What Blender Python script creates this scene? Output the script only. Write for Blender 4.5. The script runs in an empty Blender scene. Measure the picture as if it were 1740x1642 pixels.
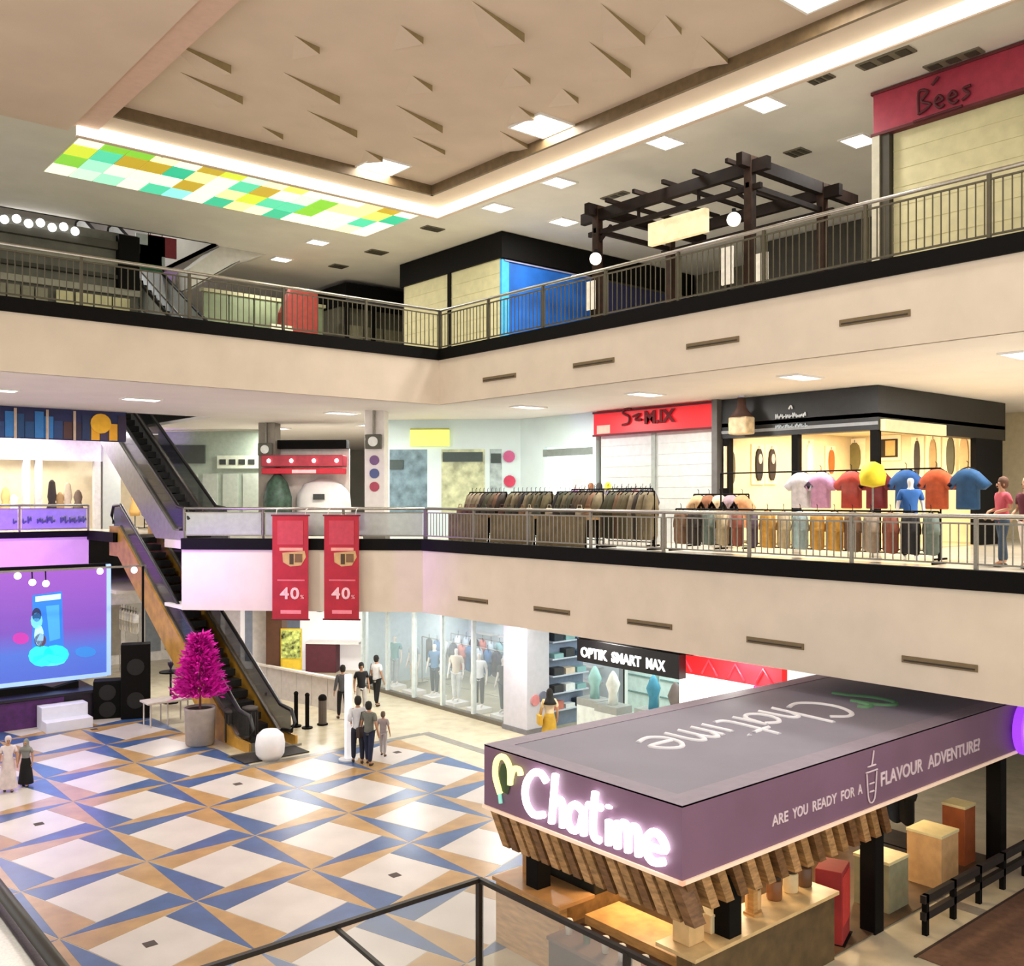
import bpy, bmesh, math, random
from mathutils import Matrix, Vector
random.seed(7)
R = math.radians
SC = bpy.context.scene
COL = SC.collection

# ------------------------------------------------------------------ camera, world, exposure
GZ = 6.7                                   # eye height above the ground floor
F, CX, HY, YAW = 1640.0, 870.0, 847.0, R(40.1)
cam_d = bpy.data.cameras.new('camera'); cam = bpy.data.objects.new('camera', cam_d); COL.objects.link(cam)
cam.location = (0, 0, GZ); cam.rotation_euler = (R(90), 0, -YAW)
cam_d.sensor_width = 36; cam_d.lens = 36 * F / 1740; cam_d.shift_y = (HY - 821) / 1740
cam_d.clip_end = 200
SC.camera = cam
SC.view_settings.view_transform = 'Standard'; SC.view_settings.look = 'None'
SC.view_settings.exposure = 0.42; SC.view_settings.gamma = 1.0; SC.view_settings.use_curve_mapping = False
wd = bpy.data.worlds.new('world'); SC.world = wd; wd.use_nodes = True
wd.node_tree.nodes['Background'].inputs[0].default_value = (1.0, .96, .91, 1)
wd.node_tree.nodes['Background'].inputs[1].default_value = 1.12
SC.cycles.max_bounces = 6; SC.cycles.diffuse_bounces = 3; SC.cycles.glossy_bounces = 3
SC.cycles.transmission_bounces = 6; SC.cycles.transparent_max_bounces = 12
SC.cycles.caustics_reflective = False; SC.cycles.caustics_refractive = False
SC.cycles.sample_clamp_indirect = 6
SN, CS = math.sin(YAW), math.cos(YAW)

def P(px, py, X=None, Y=None, Z=None):
    """a point of the photograph on a real plane of the building (Z is the height above the ground floor)"""
    t = (px - CX) / F
    dx, dy, dz = SN + t * CS, CS - t * SN, -(py - HY) / F
    k = X / dx if X is not None else Y / dy if Y is not None else (Z - GZ) / dz
    return Vector((dx * k, dy * k, GZ + dz * k))

# ------------------------------------------------------------------ materials
def lin(c):
    if isinstance(c, str):
        c = tuple(int(c[i:i+2], 16) / 255 for i in (0, 2, 4))
    return tuple(x / 12.92 if x <= .04045 else ((x + .055) / 1.055) ** 2.4 for x in c)
MATS = {}
def M(name, col='808080', rough=.6, metal=0.0, emit=0, ecol=None, alpha=1, trans=0, spec=None, var=.06, scale=6, bump=0, vec=None):
    if name in MATS: return MATS[name]
    m = bpy.data.materials.new(name); m.use_nodes = True; MATS[name] = m
    nt = m.node_tree; b = nt.nodes['Principled BSDF']
    c = lin(col)
    b.inputs['Base Color'].default_value = (*c, 1)
    b.inputs['Roughness'].default_value = rough; b.inputs['Metallic'].default_value = metal
    if emit:
        b.inputs['Emission Color'].default_value = (*lin(ecol or col), 1); b.inputs['Emission Strength'].default_value = emit
    if trans: b.inputs['Transmission Weight'].default_value = trans; b.inputs['IOR'].default_value = 1.1
    if spec is not None: b.inputs['Specular IOR Level'].default_value = spec
    if alpha < 1: b.inputs['Alpha'].default_value = alpha
    if var:
        tc = nt.nodes.new('ShaderNodeTexCoord'); n = nt.nodes.new('ShaderNodeTexNoise')
        n.inputs['Scale'].default_value = scale; n.inputs['Detail'].default_value = 4
        if vec:
            mp = nt.nodes.new('ShaderNodeMapping'); mp.inputs['Scale'].default_value = vec
            nt.links.new(tc.outputs['Object'], mp.inputs['Vector']); nt.links.new(mp.outputs['Vector'], n.inputs['Vector'])
        else: nt.links.new(tc.outputs['Object'], n.inputs['Vector'])
        r = nt.nodes.new('ShaderNodeValToRGB')
        r.color_ramp.elements[0].position = .3; r.color_ramp.elements[1].position = .7
        r.color_ramp.elements[0].color = (*[x * (1 - var * 2) for x in c], 1)
        r.color_ramp.elements[1].color = (*[min(1, x * (1 + var)) for x in c], 1)
        nt.links.new(n.outputs['Fac'], r.inputs['Fac']); nt.links.new(r.outputs['Color'], b.inputs['Base Color'])
        if bump:
            bp = nt.nodes.new('ShaderNodeBump'); bp.inputs['Strength'].default_value = bump; bp.inputs['Distance'].default_value = .02
            nt.links.new(n.outputs['Fac'], bp.inputs['Height']); nt.links.new(bp.outputs['Normal'], b.inputs['Normal'])
    return m
def CM(col, rough=.7, **k):                 # a plain painted / cloth colour
    return M('colour_' + col + ('_%d' % int(rough * 100)) + ('_e%.1f' % k['emit'] if 'emit' in k else ''), col, rough, **k)
BEIGE = M('beige_paint', 'e4d5c1', .75, var=.03, scale=1.5)
CEIL = M('ceiling_paint', 'd8c5b2', .85, var=.03, scale=1)
CEILW = M('white_ceiling', 'ddd9d2', .85, var=.03, scale=1)
SOFF = M('soffit_white', 'f0eae4', .7, var=.02, scale=1)
BLACK = M('black_gloss', '070504', .7, spec=.15, var=.1)
BLACKM = M('black_matte', '0a0807', .8, spec=.15, var=.1)
STEEL = M('brushed_steel', 'b9b4aa', .3, .9, var=.08, scale=30)
STEELD = M('dull_steel', '8d887c', .45, .6, var=.08, scale=30)
MARBLE = M('beige_marble', 'cdc2a6', .26, var=.07, scale=2.5)
TILEW = M('white_tile', 'd0c7c0', .3, var=.05, scale=1.2)
TILEB = M('blue_tile', '3f5f92', .3, var=.14, scale=2)
TILEO = M('ochre_tile', 'b8915c', .3, var=.12, scale=2)
GLASS = M('clear_glass', 'eef4f2', .03, alpha=.14, var=0)
FROST = M('frosted_glass', 'b9bcb8', .3, alpha=.62, var=.05)
CREAM = M('cream_shutter', 'cfc79c', .6, var=.05, scale=4)
WHITE = M('white_paint', 'ebe8e4', .5, var=.02)
WOOD = M('warm_wood', 'a97b4b', .5, var=.25, scale=5, vec=(1, 1, 6))
WOODD = M('dark_wood', '1a100b', .7, spec=.12, var=.2, scale=5)
LAMPW = M('lamp_white', 'ffffff', .5, emit=3.5, ecol='fffdf6', var=0)
SKIN = M('skin', 'b98a6b', .55, var=.03)

# ------------------------------------------------------------------ mesh building
MW = {}
class MB:
    def __init__(s): s.v = []; s.f = []; s.mi = []; s.smooth = False; s.cur = 0
    def face(s, pts):
        n = len(s.v); s.v += [tuple(p) for p in pts]; s.f.append(tuple(range(n, n + len(pts)))); s.mi.append(s.cur); return s
    def add(s, vs, fs):
        n = len(s.v); s.v += [tuple(p) for p in vs]
        for f in fs: s.f.append(tuple(i + n for i in f)); s.mi.append(s.cur)
        return s
    def box(s, x0, y0, z0, x1, y1, z1):
        x0, x1 = sorted((x0, x1)); y0, y1 = sorted((y0, y1)); z0, z1 = sorted((z0, z1))
        return s.add([(x0,y0,z0),(x1,y0,z0),(x1,y1,z0),(x0,y1,z0),(x0,y0,z1),(x1,y0,z1),(x1,y1,z1),(x0,y1,z1)],
                     [(0,3,2,1),(4,5,6,7),(0,1,5,4),(1,2,6,5),(2,3,7,6),(3,0,4,7)])
    def cbox(s, c, sz): return s.box(*(c[i] - sz[i] / 2 for i in range(3)), *(c[i] + sz[i] / 2 for i in range(3)))
    def obb(s, o, a, b, c):                 # origin corner and three edge vectors
        o, a, b, c = map(Vector, (o, a, b, c))
        if a.cross(b).dot(c) < 0: a, b = b, a
        return s.add([o, o+a, o+a+b, o+b, o+c, o+a+c, o+a+b+c, o+b+c],
                     [(0,3,2,1),(4,5,6,7),(0,1,5,4),(1,2,6,5),(2,3,7,6),(3,0,4,7)])
    def bar(s, p0, p1, w, h=None):          # square bar between two points
        p0, p1 = Vector(p0), Vector(p1); d = (p1 - p0).normalized(); h = h or w
        u = d.cross(Vector((0,0,1)));  u = Vector((1,0,0)) if u.length < 1e-4 else u.normalized()
        n = u.cross(d).normalized()
        return s.obb(p0 - u*w/2 - n*h/2, u*w, n*h, p1 - p0)
    def prism(s, poly, z0, z1):
        n = len(poly); ar = sum(poly[i][0]*poly[(i+1)%n][1]-poly[(i+1)%n][0]*poly[i][1] for i in range(n))
        if ar < 0: poly = poly[::-1]
        vs = [(x,y,z0) for x,y in poly] + [(x,y,z1) for x,y in poly]
        fs = [tuple(range(n-1,-1,-1)), tuple(range(n,2*n))] + [(i,(i+1)%n,n+(i+1)%n,n+i) for i in range(n)]
        return s.add(vs, fs)
    def sheet(s, o, a, b, poly, c):         # a flat outline in plane (o,a,b), thickened by vector c
        o,a,b,c = map(Vector,(o,a,b,c)); n=len(poly)
        vs=[o+a*x+b*y for x,y in poly]; vs+= [v+c for v in vs]
        return s.add(vs,[tuple(range(n-1,-1,-1)),tuple(range(n,2*n))]+[(i,(i+1)%n,n+(i+1)%n,n+i) for i in range(n)])
    def cyl(s, p0, p1, r0, r1=None, n=10):
        p0,p1=Vector(p0),Vector(p1); r1=r0 if r1 is None else r1; d=(p1-p0).normalized()
        u=d.cross(Vector((0,0,1))); u=Vector((1,0,0)) if u.length<1e-4 else u.normalized(); w=d.cross(u)
        vs=[]
        for p,r in ((p0,r0),(p1,r1)):
            vs+=[p+(u*math.cos(2*math.pi*i/n)+w*math.sin(2*math.pi*i/n))*r for i in range(n)]
        return s.add(vs,[tuple(range(n-1,-1,-1)),tuple(range(n,2*n))]+[(i,(i+1)%n,n+(i+1)%n,n+i) for i in range(n)])
    def tube(s, pts, r, n=8):
        pts=[Vector(p) for p in pts]; vs=[]
        for i,p in enumerate(pts):
            d=(pts[min(i+1,len(pts)-1)]-pts[max(i-1,0)]).normalized()
            u=d.cross(Vector((0,0,1))); u=Vector((1,0,0)) if u.length<.05 else u.normalized(); w=d.cross(u)
            vs+=[p+(u*math.cos(2*math.pi*k/n)+w*math.sin(2*math.pi*k/n))*r for k in range(n)]
        fs=[]
        for i in range(len(pts)-1):
            fs+=[(i*n+k,i*n+(k+1)%n,(i+1)*n+(k+1)%n,(i+1)*n+k) for k in range(n)]
        fs+=[tuple(range(n-1,-1,-1)),tuple(range(len(vs)-n,len(vs)))]
        s.smooth=True
        return s.add(vs,fs)
    def lathe(s, prof, c=(0,0,0), n=16, sx=1, sy=1):
        vs=[];
        for r,z in prof: vs+=[(c[0]+sx*r*math.cos(2*math.pi*k/n),c[1]+sy*r*math.sin(2*math.pi*k/n),c[2]+z) for k in range(n)]
        fs=[]
        for i in range(len(prof)-1): fs+=[(i*n+k,i*n+(k+1)%n,(i+1)*n+(k+1)%n,(i+1)*n+k) for k in range(n)]
        fs+=[tuple(range(n-1,-1,-1)),tuple(range(len(vs)-n,len(vs)))]
        s.smooth=True
        return s.add(vs,fs)
    def ball(s, c, r, n=12, sx=1, sy=1, sz=1):
        return s.lathe([(max(.001,r*math.sin(math.pi*i/8)),-r*sz*math.cos(math.pi*i/8)) for i in range(9)],c,n,sx,sy)
    def mesh(s, name, mats):
        me=bpy.data.meshes.new(name); me.from_pydata(s.v,[],s.f)
        for m in (mats if isinstance(mats,(list,tuple)) else [mats]): me.materials.append(m)
        for p,i in zip(me.polygons,s.mi): p.material_index=i; p.use_smooth=s.smooth
        me.update(); return me
    def build(s, name, mat, parent=None, bevel=0, local=False):
        if parent is not None and not local:
            inv=MW[parent.name].inverted(); s.v=[tuple(inv@Vector(p)) for p in s.v]
        o=bpy.data.objects.new(name,s.mesh(name,mat)); COL.objects.link(o)
        if parent is not None: o.parent=parent; MW[o.name]=MW[parent.name]
        else: MW[o.name]=Matrix()
        if bevel:
            b=o.modifiers.new('bevel','BEVEL'); b.width=bevel; b.segments=2; b.limit_method='ANGLE'
        if s.smooth and not bevel:
            pass
        return o

def tag(o, label, cat, group=None):
    o['label']=label; o['category']=cat
    if group: o['group']=group
    return o
def T(name, label, cat, loc=(0,0,0), rz=0, group=None):
    o=bpy.data.objects.new(name,None); COL.objects.link(o); o.empty_display_size=.1
    o.location=loc; o.rotation_euler=(0,0,rz)
    MW[o.name]=Matrix.Translation(Vector(loc))@Matrix.Rotation(rz,4,'Z')
    return tag(o,label,cat,group)
def S(o): o['kind']='structure'; return o
def inst(src, loc, parent, name=None, rz=0):
    o=bpy.data.objects.new(name or src.name.split('.')[0], src.data if hasattr(src,'data') else src); COL.objects.link(o)
    o.parent=parent; o.location=loc; o.rotation_euler=(0,0,rz); MW[o.name]=MW[parent.name]; return o
def copy_tree(o, loc=None, rz=None, parent=None):
    c=o.copy(); COL.objects.link(c); c.parent=parent
    if loc is not None: c.location=loc
    if rz is not None: c.rotation_euler=(0,0,rz)
    for ch in o.children: copy_tree(ch,parent=c)
    return c
def recolour(t, names, mat):
    for ch in t.children:
        if ch.name.split('.')[0] in names and ch.type=='MESH':
            ch.data=ch.data.copy(); ch.data.materials[0]=mat
def area(loc, sx, sy, power, col=(1,.96,.9), rot=(0,0,0), parent=None, spread=None):
    l=bpy.data.lights.new('lamp','AREA'); l.shape='RECTANGLE'; l.size=sx; l.size_y=sy; l.energy=power; l.color=col
    if spread: l.spread=R(spread)
    o=bpy.data.objects.new('lamp',l); COL.objects.link(o); o.rotation_euler=rot
    if parent is not None:
        o.parent=parent; o.location=MW[parent.name].inverted()@Vector(loc)
    else: o.location=loc
    return o
def frame(o, right, up):
    right,up=Vector(right).normalized(),Vector(up).normalized(); n=right.cross(up)
    m=Matrix((right,up,n)).transposed().to_4x4(); m.translation=Vector(o); return m
def from_curve(cu, name, mat, mtx, parent):
    o=bpy.data.objects.new('tmp',cu); COL.objects.link(o)
    me=bpy.data.meshes.new_from_object(o.evaluated_get(bpy.context.evaluated_depsgraph_get()))
    COL.objects.unlink(o); bpy.data.objects.remove(o)
    me.materials.clear(); me.materials.append(mat)
    if parent is not None: mtx=MW[parent.name].inverted()@mtx
    me.transform(mtx); me.name=name
    ob=bpy.data.objects.new(name,me); COL.objects.link(ob)
    if parent is not None: ob.parent=parent; MW[ob.name]=MW[parent.name]
    return ob
def text(body, size, mat, o, right, up, parent, name='lettering', depth=.01, bold=0, width=None, align='LEFT', shear=0):
    cu=bpy.data.curves.new('txt','FONT'); cu.body=body; cu.size=size; cu.extrude=depth; cu.offset=bold; cu.align_x=align; cu.shear=shear
    cu.resolution_u=3
    m=frame(o,right,up)
    if width:
        ob=bpy.data.objects.new('tmp',cu); COL.objects.link(ob); bpy.context.view_layer.update(); w=ob.dimensions.x; COL.objects.unlink(ob); bpy.data.objects.remove(ob)
        m=m@Matrix.Diagonal((width/max(w,.01),1,1,1))
    return from_curve(cu,name,mat,m,parent)
def smooth_pts(pts, k=4):
    if len(pts)<3: return pts
    out=[]
    for i in range(len(pts)-1):
        p0=pts[max(i-1,0)];p1=pts[i];p2=pts[i+1];p3=pts[min(i+2,len(pts)-1)]
        for j in range(k):
            t=j/k
            out.append(tuple(.5*((2*p1[a])+(-p0[a]+p2[a])*t+(2*p0[a]-5*p1[a]+4*p2[a]-p3[a])*t*t+(-p0[a]+3*p1[a]-3*p2[a]+p3[a])*t**3) for a in (0,1)))
    out.append(pts[-1]); return out
def strokes(lines, r, sx, sy, mat, o, right, up, parent, name='letter', z=.02):
    cu=bpy.data.curves.new('st','CURVE'); cu.dimensions='3D'; cu.bevel_depth=r; cu.bevel_resolution=2; cu.use_fill_caps=True
    for ln in lines:
        ln=smooth_pts(ln); sp=cu.splines.new('POLY'); sp.points.add(len(ln)-1)
        for q,(x,y) in zip(sp.points,ln): q.co=(x*sx,y*sy,z,1)
    return from_curve(cu,name,mat,frame(o,right,up),parent)

# ================================================================== STRUCTURE
Z1, Z2 = 5.45, 10.9                        # mid and upper floor levels
C0, C1, C2 = 3.4, 9.35, 15.3               # ceilings of the ground, mid and upper walkways
XR, YB = 16.0, 22.2
# ground floor with inlaid star pattern
fl=S(MB().box(-8,-8,-.2,36,48,0).build('floor',MARBLE))
CWX, CWY, OX, OY = 2.13, 2.30, 5.25, 14.5
hs=.70; ang=R(17)
sq=[]
for k in range(4):
    a=ang+R(45)+k*R(90); sq.append((hs*math.sqrt(2)*math.cos(a)*.985, hs*math.sqrt(2)*math.sin(a)*1.06))
cor=[(CWX/2,CWY/2),(-CWX/2,CWY/2),(-CWX/2,-CWY/2),(CWX/2,-CWY/2)]
g=.012
def shrink(poly,g):
    cx=sum(p[0] for p in poly)/len(poly); cy=sum(p[1] for p in poly)/len(poly)
    return [(x+(cx-x)*g*1.5/max(.2,math.hypot(cx-x,cy-y)),y+(cy-y)*g*1.5/max(.2,math.hypot(cx-x,cy-y))) for x,y in poly]
MESH_SQ=MB().prism(shrink(sq,g),0,.004).mesh('floor_tile',TILEW)
# which star corner each square corner is nearest to: sq[0] lies near the +y side, turn on to cor[0] first
ARM={}
for k in range(4):
    # region belonging to corner k: between the corner before it, the two square corners facing it
    poly=[cor[k-1],sq[k-1],sq[k],cor[k]]
    ARM[k]={}
    for nm,mt in (('b',TILEB),('o',TILEO)): ARM[k][nm]=MB().prism(shrink(poly,g),0,.003).mesh('star_tile',mt)
for i in range(-3,6):
    for j in range(-4,8):
        cx,cy=OX+i*CWX,OY+j*CWY
        if cx>15.2 or (cy>22.6 and cx>10.2) or cy>31.5: continue
        q=Vector((cx,cy)); dd=cx*SN+cy*CS; rr=(cx*CS-cy*SN)/dd if dd>1 else 9
        if dd<9 or abs(rr)>.66 or GZ*F/dd>1150: continue
        if 8.2<cx and cy<10.4: continue
        o=bpy.data.objects.new('floor_tile',MESH_SQ); COL.objects.link(o); o.parent=fl; o.location=(cx,cy,0)
        for k in range(4):
            vx,vy=i+(1 if k in(0,3) else 0), j+(1 if k in(0,1) else 0)
            o=bpy.data.objects.new('star_tile',ARM[k]['b' if (vx+vy)%2==0 else 'o']); COL.objects.link(o); o.parent=fl; o.location=(cx,cy,0)
for px,py in ((255,1605),(66,1401),(404,1333),(671,1488),(675,1279),(160,1240)):
    p=P(px,py,Z=0); MB().box(p.x-.09,p.y-.09,.004,p.x+.09,p.y+.09,.009).build('floor_outlet',CM('4a3d38'),fl)
GREYB=M('grey_border_stone','8f8a80',.2,var=.08)
bd=MB(); bd.box(15.7,4,.001,16.0,22.7,.005)
bd.build('border_strip',GREYB,fl)
MB().box(10.3,22.5,.001,15.7,22.75,.005).build('border_strip',GREYB,fl)

# mid and upper slabs, their soffits, fascias and black edge bands
midp=[(16.05,-3),(16.05,23),(10.95,28.1),(10.95,29.6),(12.7,29.6),(12.7,34.1),(10.95,34.1),(10.95,37),(-3,37),(-3,46),(34,46),(34,-3)]
upp=[(16.05,-3),(16.05,22.25),(-4,22.25),(-4,30.5),(12.8,30.5),(12.8,38.3),(-4,38.3),(-4,46),(34,46),(34,-3)]
topp=[(16.05,-3),(16.05,22.25),(-4,22.25),(-4,31.5),(13.4,31.5),(13.4,46),(34,46),(34,-3)]
S(MB().prism(midp,Z1-.25,Z1).build('floor_mid',M('mid_marble','cfc6b4',.2,var=.06,scale=2)))
S(MB().prism(midp,C0,C0+.1).build('ceiling_ground',SOFF))
S(MB().prism(upp,Z2-.25,Z2).build('floor_upper',M('upper_marble','cdc4b0',.25,var=.06,scale=2)))
S(MB().prism(upp,C1,C1+.1).build('ceiling_mid',SOFF))
S(MB().prism(topp,C2,C2+.1).build('ceiling_upper',CEILW))
def fascia(nm,p0,p1,z0,z1,mat,th=.1,out=0):
    p0,p1=Vector((*p0,0)),Vector((*p1,0)); d=(p1-p0).normalized(); n=Vector((d.y,-d.x,0))   # n points to the right of travel
    return S(MB().obb(Vector((*p0.xy,z0))+n*out,p1-p0,-n*th,(0,0,z1-z0)).build(nm,mat))
# travel so that the right hand side is the atrium
fascia('wall_fascia_mid_right',(16,23),(16,-3),C0,5.2,BEIGE)
fascia('wall_fascia_mid_corner',(10.9,28.1),(16,23),C0,5.2,BEIGE)
fascia('wall_fascia_mid_left',(-3,37),(10.9,37),C0,5.2,BEIGE)
fascia('wall_fascia_mid_well',(10.9,37),(10.9,28.1),C0,5.2,BEIGE) if False else None
fascia('wall_fascia_upper_right',(16,22.2),(16,-3),C1,10.62,BEIGE)
fascia('wall_fascia_upper_left',(-4,22.2),(16,22.2),C1,10.62,BEIGE)
fascia('trim_1',(16,23),(16,-3),5.19,5.52,BLACK,.2,.06)
fascia('trim_2',(10.9,28.1),(16,23.03),5.19,5.52,BLACK,.2,.06)
fascia('trim_3',(-3,37),(10.9,37),5.30,5.52,BLACK,.2,.06)
fascia('trim_4',(16,22.2),(16,-3),10.60,10.91,BLACK,.2,.06)
fascia('trim_5',(-4,22.2),(16,22.2),10.60,10.91,BLACK,.2,.06)
fascia('trim_6',(10.9,37),(10.9,34.1),5.19,5.52,BLACK,.2,.06)
# outer walls
GREYW=M('grey_wall','b5b2a8',.8,var=.05,scale=1)
S(MB().box(-4,46,0,34,46.2,21).build('wall_back',GREYW))
S(MB().box(34,-3,0,34.2,46,21).build('wall_right',GREYW))
S(MB().box(-4,31.5,19.5,13.4,46,19.7).build('ceiling_well',M('well_ceiling','8d8a80',.8)))
S(MB().box(13.4,31.5,15.3,13.5,46,19.6).build('wall_well',GREYW))
S(MB().box(-4,31.4,15.3,13.4,31.5,19.6).build('wall_well_front',GREYW))

# atrium ceiling: bulkhead ring, shadow gap, recessed field with relief wedges
ZA, ZR = 14.9, 15.15
ac=MB()
ac.box(15.2,-4,ZA,16.3,22.5,ZA+.4); ac.box(6.2,21.4,ZA,15.2,22.5,ZA+.4)
S(ac.build('ceiling_bulkhead',CEIL))
ca=S(MB().box(6.2,-4,ZR,15.3,21.5,ZR+.15).build('ceiling_atrium',CEIL))
S(MB().box(-8,-4,ZA-.12,6.2,22.5,ZA+.4).build('ceiling_side',M('side_ceiling_paint','d0bcaa',.85,var=.03,scale=1)))
S(MB().box(6.2,-4,ZA-.06,6.75,22.3,ZA+.02).build('trim_7',M('pink_cove_paint','d3b3a2',.8,var=.03)))
GAP=M('gap_shade_brown','6f5a3c',.6,var=.12)  # dark brown carries the shade of the recess edge
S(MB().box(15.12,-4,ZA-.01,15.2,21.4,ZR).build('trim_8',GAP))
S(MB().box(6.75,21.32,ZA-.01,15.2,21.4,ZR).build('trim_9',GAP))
a1=R(61.6-49.9)
e2=Vector((math.cos(a1),math.sin(a1),0)); e1=Vector((-e2.y,e2.x,0))   # the slightly turned lattice of the relief
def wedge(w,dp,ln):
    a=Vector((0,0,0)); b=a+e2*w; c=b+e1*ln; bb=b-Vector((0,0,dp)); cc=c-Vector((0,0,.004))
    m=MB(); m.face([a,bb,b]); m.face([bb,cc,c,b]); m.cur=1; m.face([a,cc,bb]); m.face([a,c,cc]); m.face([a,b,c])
    return m.mesh('relief_wedge',[M('relief_brown','8d7a52',.7,var=.1),CEIL])  # the two vertical faces are browner than the ceiling paint
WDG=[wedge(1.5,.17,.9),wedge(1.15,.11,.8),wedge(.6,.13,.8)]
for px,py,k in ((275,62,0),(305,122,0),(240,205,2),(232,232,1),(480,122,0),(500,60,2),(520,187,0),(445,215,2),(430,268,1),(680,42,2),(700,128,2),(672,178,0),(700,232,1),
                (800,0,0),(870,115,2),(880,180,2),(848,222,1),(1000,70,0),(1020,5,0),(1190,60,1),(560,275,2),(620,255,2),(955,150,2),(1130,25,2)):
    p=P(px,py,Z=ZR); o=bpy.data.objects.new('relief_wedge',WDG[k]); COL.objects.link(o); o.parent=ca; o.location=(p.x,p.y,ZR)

# light cove strip round the atrium (things)
STRIP=M('strip_light','ffffff',.5,emit=1.5,ecol='fffadf',var=0)
for nm,(a,b,lab) in {'a':((15.95,-3.5),(16.02,22.2),'long glowing cove light strip along the right side of the atrium ceiling'),
                    'b':((6.3,22.2),(16.02,22.27),'glowing cove light strip along the stained glass side of the atrium ceiling')}.items():
    t=T('cove_light',lab,'light',(a[0],a[1],14.6),group='cove light strips')
    MB().box(a[0],a[1],14.62,b[0],b[1],14.9).build('diffuser',STRIP,t)
    MB().box(a[0]-.01,a[1]-.01,14.59,b[0]+.01,b[1]+.01,14.62).build('ledge',CEIL,t)

# stained glass ceiling light
t=T('stained_glass_light','glowing ceiling light of green, yellow and white coloured glass panes','light',(11.7,25,C2))
MB().box(6.9,22.9,C2-.03,16.65,27.3,C2+.02).build('frame',CM('d8d2b4'),t)
cols=['f4f6dc']*5+['e9f3c8','c9f0d2','9fe3c4','52c9a0','35b58c','d9e36a','c8d63c','b59a2e','e6e0a0','8fe0e0','7fc33c','f8f0c0']
GM=[M('pane_'+c,c,.4,emit=.72,ecol=c,var=0) for c in cols]
PANE=[MB().box(-.29,-.41,-.05,.29,.41,-.03) for _ in cols]; PANE=[m.mesh('pane',g_) for m,g_ in zip(PANE,GM)]
rnd=random.Random(3)
for i in range(16):
    for j in range(5):
        o=bpy.data.objects.new('pane',PANE[rnd.randrange(len(PANE))]); COL.objects.link(o); o.parent=t; o.location=(7.2+i*.61-11.7,23.35+j*.86-25,0)

# ------------------------------------------------------------------ ceiling fixtures
ORD=['first','second','third','fourth','fifth','sixth','seventh','eighth','ninth','tenth','eleventh','twelfth','thirteenth','fourteenth','fifteenth','sixteenth']
def panel_light(x,y,z,sx,sy,power,label,group,col=(1,.97,.92)):
    t=T('ceiling_light',label,'light',(x,y,z),group=group)
    m=MB()
    for a in ((-sx/2-.05,-sy/2-.05,sx/2+.05,-sy/2),(-sx/2-.05,sy/2,sx/2+.05,sy/2+.05),(-sx/2-.05,-sy/2,-sx/2,sy/2),(sx/2,-sy/2,sx/2+.05,sy/2)):
        m.box(x+a[0],y+a[1],z-.04,x+a[2],y+a[3],z)
    m.build('frame',WHITE,t)
    MB().box(x-sx/2,y-sy/2,z-.03,x+sx/2,y+sy/2,z-.005).build('diffuser',LAMPW,t)
    if power: area((x,y,z-.045),sx,sy,power,col,parent=t)
    return t
names_u=['next to the cove strip nearest the ceiling corner','next to the cove strip above the pergola','next to the cove strip left of the red sign','next to the cove strip near the dark vent',
         'in front of the black shop block','left of the red upper sign','left of the black shop block','beside the stained glass light']
for (px,py),nm in zip(((845,352),(950,309),(1130,241),(1300,176),(958,376),(1460,238),(478,440),(540,411)),names_u):
    p=P(px,py,Z=C2); s=.6 if px<560 else .72
    panel_light(p.x,p.y,C2,s,s*.8,130,'white square ceiling light panel '+nm,'upper walkway ceiling lights')
for (px,py),nm in zip(((620,300),(975,235)),('on the stained glass side','on the cove strip side')):
    p=P(px,py,Z=ZR-.05); panel_light(min(p.x,14.6),min(p.y,20.9),ZR,1.0,1.0,60,'bright square light in the relief ceiling '+nm,'atrium ceiling lights',(1,.95,.88))
for i,(x,y) in enumerate(((14.2,9),(14.2,3),(8,9),(8,3))):  # unseen fill lamps added to light the floor evenly
    panel_light(x,y,ZR,1.0,1.0,60,'added square fill light in the relief ceiling outside the picture, %s row, %s column'%(ORD[i%2],ORD[i//2]),'atrium ceiling lights',(1,.95,.88))
def vent(px,py,z,w,d,label,X=None):
    p=P(px,py,Z=z); t=T('ceiling_vent',label,'vent',(p.x,p.y,z),group='ceiling vents')
    MB().box(p.x-w/2,p.y-d/2,z-.03,p.x+w/2,p.y+d/2,z).build('frame',CM('6f6858'),t)
    for k in range(3):
        y=p.y-d/2+d*(k+.5)/3; MB().box(p.x-w/2+.04,y-d*.1,z-.045,p.x+w/2-.04,y+d*.1,z-.02).build('slat',CM('3c372c'),t)
for px,py,w,d,l in ((1505,98,.35,1.1,'dark slatted ceiling vent beside the cove strip'),(1620,100,.3,1.1,'thin dark ceiling vent above the red upper sign'),
                  (1355,258,.5,.5,'small square ceiling vent above the pergola corner'),(1045,332,.3,.9,'dark ceiling vent above the front pergola beam'),
                  (640,428,.7,.5,'dark ceiling vent left of the black shop block'),(735,388,.7,.4,'dark ceiling vent near the corner of the cove strip'),
                  (575,452,.6,.5,'dark ceiling vent behind the upper left railing'),(1395,133,.3,.5,'short dark ceiling vent touching the cove strip')):
    vent(px,py,C2,w,d,l)
panel_light(8.5,36,19.5,1.6,1.2,420,'added fill light panel high in the escalator well','added well lights')  # lamp added to brighten the dark well
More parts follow.
